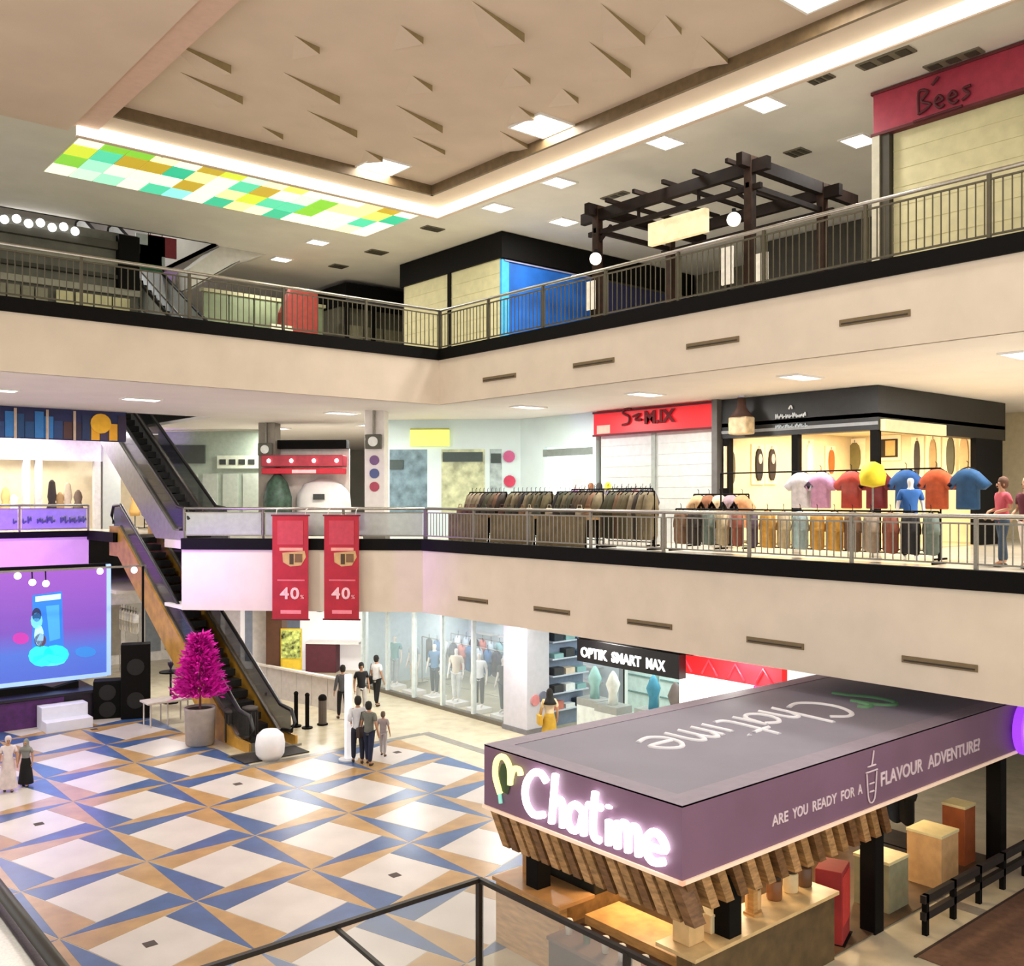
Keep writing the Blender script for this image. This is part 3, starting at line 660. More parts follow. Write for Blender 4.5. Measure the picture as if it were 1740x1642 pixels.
# red counter shop
p=P(545,850,X=16.2); cx_,cy_=16.3,30.6
t=T('red_counter_shop','small shop with red canopy and white counter behind the banners','shop',(cx_,cy_,Z1),R(-45))
w=1.45
MB().box(-w,0,3.0,w,.4,3.3).build('black_beam',BLACKM,t,local=True)
MB().box(-w,-.5,2.35,w,.1,2.75).build('canopy',M('canopy_red','a82b3c',.5,var=.1),t,.03,local=True)
MB().box(-w,-.45,2.1,w,.0,2.3).build('red_band',M('band_red','b8182c',.5,emit=.1,var=.1),t,.02,local=True)
MB().box(-.35,-.47,2.12,.5,-.45,2.24).build('white_label',CM('f0c8cc'),t,local=True)
for k in range(4): MB().ball((-w+.3+k*.8,-.55,2.55),.07,8).build('spot_lamp',LAMPW,t,local=True)
MB().lathe([(.95,0),(1.0,.9),(.95,1.4),(.7,1.75),(.2,1.95)],(.55,.3,0),16,1,.5).build('counter',WHITE,t,local=True)
MB().box(.35,-.32,1.2,.75,-.28,1.4).build('counter_window',CM('3a3c38'),t,local=True)
MB().box(-w,.4,0,w,.5,3.0).build('back_wall',CM('ddd2ca'),t,local=True)
MB().lathe([(.5,0),(.5,.7),(.35,1.2),(.12,1.5)],(-.95,-.2,.6),12).build('green_display',M('green_display','3f5a4a',.5,var=.3,scale=6),t,local=True)
# grey green shop to the left of it
t=T('grey_green_shop','grey green shop front with dark sign left of the pillar','shop',(15.2,36,Z1),R(-45))
MB().box(-2.2,0,0,2.0,.2,3.85).build('front_wall',M('celadon_wall','9aa898',.6,var=.06),t,local=True)
MB().box(-2.2,-.1,2.6,-.3,0,3.3).build('dark_sign',CM('3c423c'),t,local=True); MB().box(.2,-.1,2.4,1.9,0,2.9).build('pale_sign',CM('c9d2bc'),t,local=True)
for k in range(4): MB().box(.3+k*.38,-.12,2.55,.55+k*.38,-.1,2.75).build('letter_block',CM('2d322d'),t,local=True)
for k in range(5): MB().box(-2+k*.8,-.04,.2,-1.4+k*.8,0,2.2).build('glass_panel',CM('aab2a4',.3),t,local=True)
# warm boutique at the far left of the mid floor
t=T('warm_boutique','bright warm lit boutique behind the lavender railing','shop',(10,41,Z1))
MB().box(4,43.5,Z1,16,43.7,C1).build('back_wall',M('boutique_wall','f3e6cc',.6,emit=.12,ecol='ffe9c4',var=.08,scale=2),t)  # back wall glows faintly to imitate the boutique's lighting
MB().box(4,40.9,8.2,13.2,41.2,C1).build('header',CM('e8e4e2'),t)
for x in (9.75,10.2,12.4): MB().box(x-.12,40.9,Z1,x+.12,41.2,8.2).build('pier',CM('cfcac8'),t)
MB().box(12.6,40.85,Z1,13.3,41.3,C1).build('corner_pier',M('pier_grey','b9bcb8',.5,var=.03),t)
MB().box(13.6,41.0,7.8,15.4,41.2,8.6).build('brown_sign',CM('5c3a1c'),t)
for k,(x,c,h) in enumerate(((9.2,'d8b070',1.6),(9.5,'efe2cc',1.3),(10.9,'3d3436',1.9),(11.2,'caa878',1.4),(11.5,'e8d8c0',1.8),(11.9,'7c6a5c',1.5),(14.2,'e2b46a',1.5))):
    d_=T('dress_form','%s garment display in the warm boutique, %s from the left'%({'d8b070':'golden','efe2cc':'ivory','3d3436':'black','caa878':'tan','e8d8c0':'cream','7c6a5c':'taupe','e2b46a':'amber'}[c],ORD[k]),'display',(x,41.8,Z1),group='boutique displays')
    MB().lathe([(.2,.5),(.26,.7),(.13,1.1),(.18,1.3),(.12,h),(.04,h+.1)],(0,0,0),10,1,.6).build('garment',CM(c),d_,local=True); MB().cyl((0,0,0),(0,0,.6),.03).build('pole',STEELD,d_,local=True); MB().cyl((0,0,0),(0,0,.03),.18).build('base',STEELD,d_,local=True)
area((10,42.2,8.1),4,1.2,70,(1,.9,.72),parent=t)
# mural sign hanging at the soffit edge
t=T('mural_banner','long blue and orange mural banner hanging below the upper left soffit','banner',(7.5,30.3,C1))
z0_,z1_=8.42,9.33
MB().box(3.5,30.25,z0_,10.0,30.35,z1_).build('board',CM('1d2350'),t)
q=random.Random(5)
for k in range(17):
    x=5.6+k*.26; c=q.choice(['1d5aa0','16406e','2b1f38','2a6fb0','203a6a','4a2c2c','1a2a50'])
    if x>8.8: c=q.choice(['d89a20','c8641c','e0b030','3a2a4a'])
    if x>9.55: c='2a1c38'
    h=q.uniform(.45,.85); MB().box(x,30.22,z0_+.03,x+.24,30.25,z0_+h).build('mural_block',CM(c),t)
for x in (6.9,7.75,8.5): MB().bar((x,30.2,z0_),(x,30.2,z1_-.05),.07,.03).build('mural_column',CM('b8a08c'),t)
MB().cyl((9.25,30.22,8.95),(9.25,30.19,8.95),.3,n=16).build('mural_sun',CM('e0a824'),t)

# ------------------------------------------------------------------ clothes, racks and mannequins
def shirt_mesh(name,mat,w=.5,h=.68,sl=.2,th=.11):
    o=[(-w*.16,h),(w*.16,h),(w*.36,h*.95),(w*.5+sl*.9,h*.62),(w*.5+sl*.3,h*.48),(w*.42,h*.68),(w*.43,0),(-w*.43,0),(-w*.42,h*.68),(-w*.5-sl*.3,h*.48),(-w*.5-sl*.9,h*.62),(-w*.36,h*.95)]
    m=MB(); n=len(o); cx,cy=0,h*.5
    def ring(y,k): return [(cx+(x-cx)*k,y,cy+(z-cy)*k) for x,z in o]
    r=[ring(-th,.82),ring(-th*.6,.97),ring(0,1),ring(th*.6,.97),ring(th,.82)]
    vs=[p for q in r for p in q]; fs=[tuple(range(n-1,-1,-1)),tuple(range(4*n,5*n))]
    for i in range(4): fs+=[(i*n+k,i*n+(k+1)%n,(i+1)*n+(k+1)%n,(i+1)*n+k) for k in range(n)]
    m.add(vs,[f[::-1] for f in fs]); m.smooth=True
    return m.mesh(name,mat)
HANG=MB().tube([(-.2,0,-.06),(-.1,0,0),(0,0,.03),(.1,0,0),(.2,0,-.06)],.012,5).tube([(0,0,.03),(0,0,.12),(.03,0,.15)],.008,5).mesh('hanger',BLACKM)
NMC={}
def garment(kind,col,cname,loc,rz,label,group,w=.5,h=.68,sl=.2):
    key=(kind,col,w,h,sl)
    if key not in NMC: NMC[key]=shirt_mesh('garment_body',M('cloth_'+col,col,.85,var=.12,scale=8),w,h,sl)
    t=T(kind,label,'garment',loc,rz,group)
    inst(NMC[key],(0,0,-h),t,'body'); inst(HANG,(0,0,.0),t,'hanger')
    return t
def rack(x,y0,y1,z,h,label,group='clothes racks',mat=BLACKM):
    t=T('clothes_rack',label,'rack',(x,(y0+y1)/2,z),group=group)
    for y in (y0,y1):
        MB().cyl((x,y,z+.05),(x,y,z+h),.02,n=8).build('upright',mat,t); MB().bar((x-.25,y,z+.04),(x+.25,y,z+.04),.04).build('foot',mat,t)
    MB().cyl((x,y0,z+h),(x,y1,z+h),.018,n=8).build('hanging_rail',mat,t); MB().cyl((x,y0,z+.2),(x,y1,z+.2),.012,n=8).build('stretcher',mat,t)
    return t
# brown and olive racks between the corner and the red sign shop
pal=[('5a4a34','brown'),('6d6247','olive'),('3a3026','dark brown'),('84765a','khaki'),('4c4a34','moss green'),('2c2826','charcoal'),('7c5a40','rust brown'),('94866c','sand')]
q=random.Random(11)
RK=[(17.4,22.6,20.9,'nearest the corner'),(17.4,20.7,19.0,'second from the corner'),(17.4,18.8,17.1,'third from the corner'),(17.4,16.9,15.4,'fourth from the corner')]
for r_,(x,ya,yb,nm) in enumerate(RK):
    rack(x,yb,ya,Z1,1.42,'black rack of brown and olive clothes '+nm)
    n=9
    for k in range(n):
        c,cn=pal[q.randrange(len(pal))]; y=ya-.12-(ya-yb-.24)*k/(n-1)
        garment('hanging_coat',c,cn,(x,y,Z1+1.40),R(q.uniform(-12,12)+8),'%s garment, %s from the left on the rack %s'%(cn,ORD[k],nm),'clothes on the racks by the corner',.52,1.15,.12)
# low brown cloth stands in front of them
for k,(ya,yb) in enumerate(((22.4,20.6),(20.5,18.7),(18.6,16.8))):
    y=(ya+yb)/2; t=T('display_table','table under a brown cloth with goods, %s from the corner'%ORD[k],'table',(16.75,y,Z1),group='brown display tables')
    MB().box(16.5,yb,Z1+.72,17.0,ya,Z1+.78).build('table_top',WOOD,t)
    m=MB(); n=24; pts=[]
    for i in range(n): 
        a=ya-(ya-yb)*i/(n-1); pts.append((16.47-.02*(i%2),a))
    vs=[(x_,y_,Z1+.05) for x_,y_ in pts]+[(16.49,y_,Z1+.79) for x_,y_ in pts]
    m.add(vs,[(i,i+1,n+i+1,n+i) for i in range(n-1)]); m.box(16.49,yb,Z1+.78,17.0,ya,Z1+.8); m.build('cloth',M('brown_cloth','7a6a4c',.9,var=.15,scale=5),t)
    for x_ in (16.55,16.95):
        for y_ in (yb+.06,ya-.06): MB().box(x_-.02,y_-.02,Z1,x_+.02,y_+.02,Z1+.72).build('leg',BLACKM,t)
    for i in range(6):
        c,cn=q.choice([('2d2622','dark'),('8a6a4a','tan'),('b8ab94','cream'),('5f3a30','maroon'),('40443c','grey green')]); yy=ya-.2-(ya-yb-.4)*i/5
        b=T('shoulder_bag','%s bag, %s from the left on the brown table %s from the corner'%(cn,ORD[i],ORD[k]),'bag',(16.75,yy,Z1+.8),R(q.uniform(-20,20)),'bags on the brown tables')
        MB().lathe([(.1,0),(.13,.04),(.12,.16),(.08,.2)],(0,0,0),10,.8,1).build('body',CM(c),b,local=True); MB().tube([(0,-.08,.18),(0,-.06,.28),(0,.06,.28),(0,.08,.18)],.01,5).build('handle',CM(c),b,local=True)
# rack before the red sign shop
rack(18.7,16.6,19.6,Z1,1.5,'long black rack of dark and purple clothes before the white shutters')
for k in range(12):
    c,cn=[('8a5a8c','purple'),('2a2c38','navy'),('3a3a3c','black'),('c9c4bc','white'),('5b5560','grey'),('8c4a4a','dusty red')][(0,2,4,1,2,4,3,2,1,5,2,4)[k]]
    garment('hanging_shirt',c,cn,(18.7,19.45-k*.25,Z1+1.48),R(q.uniform(-15,15)+20),'%s shirt, %s from the left on the rack before the white shutters'%(cn,ORD[k]),'shirts before the shutters',.5,.85,.15)
t=T('hat_table','white table of hats in front of the left white shutter','table',(19.6,19.6,Z1)); MB().box(19.3,18.9,Z1+1.3,19.9,20.3,Z1+1.35).build('table_top',WHITE,t,.01)
for x_ in (19.35,19.85):
    for y_ in (18.95,20.25): MB().box(x_-.02,y_-.02,Z1,x_+.02,y_+.02,Z1+1.3).build('leg',WHITE,t)
for k,(c,cn) in enumerate((('e8e2d4','ivory'),('8c5a34','brown'),('2b2622','black'),('e2cf30','yellow'))):
    h=T('hat','%s hat on the white table before the left shutter'%cn,'hat',(19.6,20.1-k*.34,Z1+1.35),group='hats on the white table')
    MB().lathe([(.16,0),(.16,.02),(.1,.03),(.09,.28),(.05,.34),(.01,.35)],(0,0,0),12).build('crown',CM(c),h,local=True); MB().lathe([(.17,0),(.17,.012)],(0,0,0),12).build('brim',CM(c),h,local=True)
# bright shirts facing out of the black shop
SH=[(1395,'c490b4','lilac pink'),(1447,'a83a2c','brick red'),(1490,'7c1e24','dark red'),(1540,'2a5a9a','blue'),(1592,'c4562c','orange'),(1645,'1f4a72','navy'),(1362,'e2dee6','white')]
rack(18.9,9.2,14.6,Z1,1.85,'long black rack of bright shirts before the black shop')
for k,(px,c,cn) in enumerate(SH):
    p=P(px,800,X=18.9)
    garment('display_shirt',c,cn,(18.9,p.y,Z1+1.83),R(90),'%s shirt hung facing outwards before the black shop'%cn,'bright shirts before the black shop',.5,.8,.22)
t=T('yellow_hat_stand','round yellow sun hat on a pole before the black shop','hat',(18.45,P(1483,805,X=18.45).y,Z1))
pz=P(1483,808,X=18.45).z-Z1
MB().lathe([(.02,-.25),(.24,-.2),(.27,0),(.2,.2),(.05,.28)],(0,0,pz),14).build('hat',M('yellow_felt','e8cf28',.7,var=.08),t,local=True); MB().cyl((0,0,0),(0,0,pz-.2),.02).build('pole',STEELD,t,local=True); MB().cyl((0,0,0),(0,0,.03),.18).build('base',STEELD,t,local=True)
rack(19.6,14.3,16.0,Z1,1.35,'short rack of warm toned clothes in front of the left bay of the black shop')
for k,(c,cn) in enumerate((('c8a078','tan'),('8a5a3c','brown'),('e0c8a4','cream'),('a89098','mauve'),('d89a6c','peach'))):
    garment('hanging_jacket',c,cn,(19.6,15.85-k*.34,Z1+1.33),R(90),'%s jacket on the short rack before the left bay'%cn,'jackets before the left bay',.46,.8,.16)
rack(13.9,38.2,39.8,Z1,1.4,'rack of mixed clothes on the landing behind the escalators')
for k,(c,cn) in enumerate((('5c6a6a','grey green'),('2f4a44','dark green'),('c8c4bc','white'),('3a3c48','slate'),('a88a94','dusty pink'))):
    garment('hanging_top',c,cn,(13.9,39.6-k*.3,Z1+1.38),R(40),'%s top on the rack behind the escalators'%cn,'tops behind the escalators',.5,.85,.18)
# lower racks with trousers and skirts
rack(17.6,8.6,14.9,Z1,1.0,'low rack of trousers and skirts right behind the railing')
pal2=[('8a6a52','brown'),('3a3230','black'),('c9b490','cream'),('9a5a48','rust'),('d8a24a','mustard'),('6f7c74','sage'),('5b4a5c','plum'),('b4a08c','beige'),('a8c0c4','pale blue'),('2c2a2e','charcoal')]
lp=T  # noqa
for k in range(16):
    c,cn=pal2[(0,1,5,2,3,6,4,2,8,4,4,0,7,3,9,5)[k]]; y=14.75-k*.4
    garment('hanging_trousers',c,cn,(17.6,y,Z1+.98),R(55+q.uniform(-15,15)),'%s trousers, %s from the left on the low rack behind the railing'%(cn,ORD[k]),'trousers on the low rack',.42,.8,.02)
# wall displays inside the black shop
for k,(px,py,w,h,c,cn,kd) in enumerate(((1243,795,.3,.75,'6a6248','olive','folded scarf'),(1290,790,.34,.75,'241a18','black','slipper'),(1312,790,.34,.75,'2e2220','dark brown','slipper'),
      (1413,785,.26,.6,'c8642c','orange','cap'),(1452,777,.38,.75,'7d7448','khaki','backpack'),(1375,785,.3,.9,'d6dcd0','pale green','shirt'),(1505,762,.55,.45,'4a3c22','brown','picture'),
      (1558,780,.16,.9,'3a3634','black','tie'),(1585,778,.2,.9,'b09468','tan','belt'),(1615,775,.22,.9,'5a5a48','moss','belt'),(1638,775,.25,.9,'d8b888','beige','scarf'))):
    p=P(px,py,Y=16.0) if px<1420 else P(px,py,X=27.22); w*=1.2 if px<1350 else 1.35; h*=1.2
    x=p.x
    t=T(kd.replace(' ','_'),'%s %s on the warm wall of the black shop%s'%(cn,kd,' left of the post' if px<1340 else ''),'display item',p,0 if px<1420 else R(-90),group='goods on the shop wall')
    n=10
    if kd=='picture': MB().box(-w/2,-.02,-h/2,w/2,.02,h/2).build('frame',CM('2a2014'),t,local=True); MB().box(-w*.0,-.03,-h*.42,w*.42,-.02,h*.42).build('print',CM('c8a86a'),t,local=True); 
    else:
        MB().sheet((0,-.03,-h/2),(1,0,0),(0,0,1),[(w*(.5-.12*abs(math.cos(a)))*math.cos(a),h/2+h*.5*math.sin(a)) for a in [2*math.pi*i/14 for i in range(14)]],(0,.06,0)).build('body',CM(c),t,local=True)
        if kd=='slipper': MB().sheet((0,-.05,-h/2),(1,0,0),(0,0,1),[(w*.2*math.cos(a),h*.68+h*.16*math.sin(a)) for a in [2*math.pi*i/10 for i in range(10)]],(0,.02,0)).build('footbed',CM('e0c8b8'),t,local=True)
        MB().cyl((0,.0,h*.5),(0,.0,h*.5+.08),.012).build('hook',STEELD,t,local=True)
    # slim back board that carries the item
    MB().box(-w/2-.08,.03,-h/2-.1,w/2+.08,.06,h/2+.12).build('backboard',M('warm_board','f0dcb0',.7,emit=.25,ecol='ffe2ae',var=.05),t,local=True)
MNM=M('mannequin_white','e6dfd6',.4,var=.03)

# ------------------------------------------------------------------ people
def skin_obj(name,verts,edges,mat,parent,sub=1,root=0):
    me=bpy.data.meshes.new(name); me.from_pydata([v[:3] for v in verts],edges,[]); me.materials.append(mat)
    o=bpy.data.objects.new(name,me); COL.objects.link(o); o.parent=parent; MW[o.name]=MW[parent.name]
    md=o.modifiers.new('skin','SKIN'); md.use_smooth_shade=True; md.branch_smoothing=.3
    sv=me.skin_vertices[0].data if me.skin_vertices else None
    if sv is None:
        bm=bmesh.new(); bm.from_mesh(me); bm.verts.layers.skin.verify(); bm.to_mesh(me); bm.free(); sv=me.skin_vertices[0].data
    for i,v in enumerate(verts):
        sv[i].radius=(v[3],v[4] if len(v)>4 else v[3]); sv[i].use_root=(i==root)
    sb=o.modifiers.new('sub','SUBSURF'); sb.levels=sub; sb.render_levels=sub
    return o
def person(label,loc,rz,H,top,bottom,hair='1c1512',skin=None,skirt=False,hijab=None,arms='down',step=.06,bag=None,sleeve='short',mannequin=False,top_name='shirt'):
    t=T('mannequin' if mannequin else 'person',label,'mannequin' if mannequin else 'person',loc,rz)
    k=H/1.7; sk=skin or (MNM if mannequin else SKIN)
    el={'down':((.23,.02,1.12),(.25,-.06,.88)),'bent':((.23,.05,1.12),(.14,-.2,1.05)),'hold':((.24,.03,1.13),(.2,-.2,.98))}[arms]
    V=[(0,0,.95,.125,.095),(0,0,1.12,.11,.085),(0,-.01,1.3,.135,.095),(0,0,1.43,.06,.055),(0,-.01,1.5,.048,.05),(0,-.015,1.57,.075,.085),(0,-.01,1.66,.06,.07)]
    Ed=[(0,1),(1,2),(2,3),(3,4),(4,5),(5,6)]
    for s in (-1,1):
        b=len(V)
        st=step*s
        V+=[(s*.16,0,1.4,.055),(s*el[0][0],el[0][1],el[0][2],.04),(s*el[1][0],el[1][1],el[1][2],.028),(s*(el[1][0]+.002),el[1][1]-.03,el[1][2]-.07,.03,.018)]
        Ed+=[(2,b),(b,b+1),(b+1,b+2),(b+2,b+3)]
        hx,hy,hz=s*(el[1][0]+.002),el[1][1]-.03,el[1][2]-.07
        for f_ in range(4):
            L_=(.06,.07,.065,.05)[f_]; V+=[(hx+(f_-1.5)*.0,hy+(f_-1.5)*.017-.01,hz-.03,.0085),(hx-s*.012,hy+(f_-1.5)*.017-.03,hz-.03-L_,.0075)]
            c=len(V)-2; Ed+=[(b+3,c),(c,c+1)]
        V+=[(hx-s*.02,hy-.04,hz+.01,.01),(hx-s*.03,hy-.065,hz-.03,.009)]; c=len(V)-2; Ed+=[(b+3,c),(c,c+1)]
        b=len(V)
        V+=[(s*.085,0,.88,.085),(s*.095,-st,.5,.055),(s*.095,.02-st*1.6,.1,.038),(s*.1,-.13-st*1.6,.035,.034,.03)]
        Ed+=[(0,b),(b,b+1),(b+1,b+2),(b+2,b+3)]
    sc=lambda L:[(v[0]*k,v[1]*k,v[2]*k,*[r*k for r in v[3:]]) for v in L]
    skin_obj('body',sc(V),Ed,sk,t)
    # clothes
    A=[(0,-.01,1.3,.16,.125),(0,0,1.1,.14,.115),(0,0,.93,.155,.13),(0,0,.78,.165,.14),(0,0,1.43,.08,.075)]; Ea=[(0,1),(1,2),(2,3),(0,4)]
    for s in (-1,1):
        b=len(A); A+=[(s*.17,0,1.39,.07),(s*el[0][0]*.97,el[0][1],el[0][2]+(.06 if sleeve=='short' else 0),.058)]; Ea+=[(0,b),(b,b+1)]
        if sleeve=='long': A+=[(s*el[1][0],el[1][1],el[1][2]+.02,.042)]; Ea+=[(b+1,b+2)]
    skin_obj(top_name,sc(A),Ea,M('cloth_'+top,top,.85,var=.08,scale=6),t)
    bm_=M('cloth_'+bottom,bottom,.85,var=.1,scale=6)
    if skirt:
        MB().lathe([(.14*k,1.04*k),(.19*k,.8*k),(.24*k,.4*k),(.27*k,.12*k),(.26*k,.1*k)],(0,0,0),14,1,.8).build('skirt',bm_,t,local=True)
    else:
        B=[(0,0,1.0,.14,.11)]; Eb=[]
        for s in (-1,1):
            st=step*s; b=len(B); B+=[(s*.088,0,.86,.1),(s*.097,-st,.5,.075),(s*.097,.02-st*1.6,.1,.06)]; Eb+=[(0,b),(b,b+1),(b+1,b+2)]
        skin_obj('trousers',sc(B),Eb,bm_,t)
    if mannequin: return t
    for s in (-1,1):
        st=step*s; MB().ball((s*.1*k,(-.05-st*1.6)*k,.035*k),.05*k,10,.85,2.2,.75).build('shoe',CM('2a2624'),t,local=True)
        MB().ball((s*.03*k,-.095*k,1.585*k),.011*k,6).build('eye',CM('1a1412'),t,local=True)
        MB().ball((s*.078*k,-.005*k,1.575*k),.02*k,6,.5,1,1.4).build('ear',sk,t,local=True)
    MB().lathe([(.018*k,0),(.012*k,.035*k),(.004*k,.05*k)],(0,-.105*k,1.545*k),6).build('nose',sk,t,local=True)
    MB().ball((0,-.095*k,1.515*k),.02*k,6,1.2,.5,.4).build('mouth',CM('8a4a42'),t,local=True)
    if hijab:
        MB().lathe([(.2*k,1.3*k),(.15*k,1.4*k),(.1*k,1.47*k),(.1*k,1.56*k),(.09*k,1.66*k),(.05*k,1.72*k),(.01*k,1.735*k)],(0,.03*k,0),14,1,1).build('headscarf',CM(hijab,.85),t,local=True)
    else:
        MB().lathe([(.06*k,1.5*k),(.09*k,1.56*k),(.095*k,1.64*k),(.07*k,1.71*k),(.01*k,1.735*k)],(0,.022*k,0),12,1,1.02).build('hair',CM(hair,.8),t,local=True)
    if bag:
        o=MB().box(-.06*k,-.18*k,.72*k,.06*k,.14*k,1.0*k); o.v=[(x+.27*k,y,z) for x,y,z in o.v]; o.build('shoulder_bag',CM(bag),t,.02,local=True)
        MB().tube([(.27*k,-.1*k,1.0*k),(.17*k,-.06*k,1.42*k),(.2*k,.05*k,1.42*k),(.27*k,.08*k,1.0*k)],.012*k,5).build('bag_strap',CM(bag),t,local=True)
    return t
def at_ground(px,py,z=0): p=P(px,py,Z=z); return (p.x,p.y,z)
away=math.pi-YAW                     # facing away from the camera
person('person in white shirt and black trousers beside the white pole',at_ground(608,1297),away+.3,1.68,'dfe0e4','1c2030',arms='bent',sleeve='long')
person('person in grey top and navy trousers carrying a dark bag',at_ground(627,1300),away-.4,1.58,'6d6f66','1c2440',bag='3a2a26',hair='1a1a16')
person('child in pale grey clothes beside the grey topped person',at_ground(651,1285),away-.2,1.15,'a89c9c','b4acac',hair='6a5a4c')
person('person in dark clothes left of the white pole',at_ground(582,1222),away+.5,1.62,'55565a','141216',sleeve='long')
person('person in white top and black trousers near the glass shop front',at_ground(640,1200),away-.6,1.62,'d8d6d4','100e10',bag='141214')
person('person in black shirt behind the white pole',at_ground(614,1215),.4-YAW,1.6,'18161a','c8c4c0',sleeve='short')
person('child in black skirt and grey top at the left edge of the patterned floor',at_ground(44,1336),-.6,1.08,'8a8c88','0e0c0e',skirt=True,hijab='86887e')
person('person in pale clothes at the far left edge of the floor',at_ground(14,1345),-.2,1.25,'e0d2d2','dcccca',skirt=True,hair='d8c8c8')
person('person in black headscarf and cream top beside the white pillar',(17.3,19.0,0),away+.2,1.62,'d8c4a4','b8922c',hijab='17130f',skirt=True,bag='c49a2a')
pp=P(1703,860,X=18.2); person('person in pink top behind the railing at the right',(18.2,pp.y,Z1),away+1.6,1.62,'c2525e','3a4a5c',hair='5a3a26',arms='bent')
pp=P(1745,860,X=18.0); person('person in maroon top at the right edge behind the railing',(18.0,pp.y,Z1),away+2,1.6,'5a1a28','e0cfc4',hair='c8a080',arms='bent')
pp=P(1545,900,X=18.2); person('mannequin in blue shirt and pale blue shorts behind the railing',(18.25,pp.y,Z1),-YAW-.3,1.7,'2f62a6','1a1a1e',mannequin=True)

# ------------------------------------------------------------------ red banners on the railing
def banner(px0,px1,label):
    bx_,by_=[(a+b)/2 for a,b in zip(on_ch(px0,38.72),on_ch(px1,38.72))]
    t=T('hanging_banner',label,'banner',(bx_,by_,6.25),R(-45),group='red sale banners')
    w=math.dist(on_ch(px0,38.72),on_ch(px1,38.72))
    zt=P((px0+px1)/2,876,X=bx_).z-6.25; zb=P((px0+px1)/2,1053,X=bx_).z-6.25
    MB().box(-w/2,-.012,zb,w/2,.012,zt).build('cloth',M('banner_red','b3202c',.7,var=.12,scale=2),t,local=True)
    for z in (zt,zb): MB().cyl((-w/2-.04,0,z),(w/2+.04,0,z),.025,n=8).build('batten',CM('6a1a20'),t,local=True)
    for x in (-w/2+.1,w/2-.1): MB().tube([(x,0,zt),(x,.1,.12),(x,.31,.15)],.012,5).build('cord',CM('d8cfc4'),t,local=True)
    f=lambda y: zt+(zb-zt)*y
    MB().sheet((0,-.02,0),(1,0,0),(0,0,1),[(-w*.22,f(.36)),(w*.4,f(.34)),(w*.44,f(.4)),(w*.3,f(.48)),(0,f(.49)),(-w*.2,f(.45))],(0,.006,0)).build('food_picture',CM('c8a468'),t,local=True)
    MB().box(-.02,-.026,f(.47),.1,-.02,f(.37)).build('food_dark',CM('4a3a1c'),t,local=True); MB().box(.14,-.026,f(.45),.36,-.02,f(.37)).build('food_brown',CM('7a5a34'),t,local=True)
    for y0_,y1_,a,b,c in ((.31,.34,-.3,.35,'e8a48c'),(.615,.63,-.36,.4,'e06a70'),(.91,.945,-.27,.3,'f08a90'),(.05,.28,-.36,.36,'c2404a')):
        MB().box(a*w,-.02,f(y1_),b*w,-.012,f(y0_)).build('print_bar',CM(c),t,local=True)
    c=t.matrix_basis
    rt=Vector((math.cos(R(-45)),math.sin(R(-45)),0)); o=Vector((bx_,by_,6.25))
    nn=Vector((-1,-1,0)).normalized()
    [text(ch_,.46,CM('f2c4c0'),o+rt*(dx_*w)+nn*.02+Vector((0,0,f(.80))),rt,(0,0,1),t,'digit',.004,.012,width=.25*w) for ch_,dx_ in (('4',-.28),('0',.0))]
    text('%',.16,CM('f2c4c0'),o+rt*(.28*w)+nn*.02+Vector((0,0,f(.80))),rt,(0,0,1),t,'lettering',.004)
banner(463,524,'red hanging sale banner reading 40 percent, left one'); banner(551,610,'red hanging sale banner reading 40 percent, right one')

# ------------------------------------------------------------------ ground floor shops
COOL=(.88,.96,1.0)
t=T('glass_front_shop','bright clothes shop with tall glass front on the ground floor','shop',(18,25.4,0))
GY0,GY1=21.7,29.7
MB().box(18.0,GY0,3.0,18.25,GY1,C0-.01).build('header',CM('8c9694'),t); MB().box(18,GY0,0,18.2,GY1,.12).build('plinth',CM('6a6458'),t)
n=5
for k in range(n+1):
    y=GY0+(GY1-GY0)*k/n; MB().box(18.02,y-.05,.12,18.16,y+.05,3.0).build('mullion',CM('d8e2e0'),t)
for k in range(n):
    y=GY0+(GY1-GY0)*k/n; MB().box(18.08,y+.06,.12,18.1,y+(GY1-GY0)/n-.06,3.0).build('glass_pane',M('shop_glass','e4f2f4',.05,alpha=.12,var=0),t)
MB().box(22.8,GY0,0,23,GY1+2,C0).build('back_wall',M('cool_wall','dfeaf0',.6,emit=.08,ecol='e6f2ff',var=.06,scale=2),t)  # slight glow of the back wall stands in for shop lighting
MB().box(18.3,GY1,0,22.8,GY1+.15,C0).build('side_wall',M('cool_wall2','d4e2ea',.6,var=.04),t)
for k in range(4):
    y=22.4+k*1.8
    for z in (.6,1.1,1.6,2.1): MB().box(22.4,y,z,22.8,y+1.5,z+.03).build('shelf',WHITE,t)
area((20.4,25.5,C0-.05),3,6,120,COOL,parent=t)
q=random.Random(21)
pc=[('4a78a4','blue'),('e8ecee','white'),('8ab4b8','teal'),('2c3644','navy'),('d8c8b4','cream'),('3a3c40','black'),('b8c4cc','grey'),('c87a6c','coral')]
for k in range(6):
    c,cn=pc[(5,1,4,0,6,2)[k]]
    y=22.6+k*1.2; person('%s dressed mannequin in the glass front, %s from the right'%(cn,ORD[k]),(18.7,y,.15),-YAW-.4+q.uniform(-.4,.4),1.75,c,pc[(3,5,1,3,4,6)[k]][0],mannequin=True,step=.03)
    b=T('mannequin_plinth','low white plinth under the %s dressed mannequin in the glass front'%cn,'plinth',(18.7,y,0),group='mannequin plinths'); MB().box(18.4,y-.3,0,19.0,y+.3,.15).build('block',WHITE,b,.01)
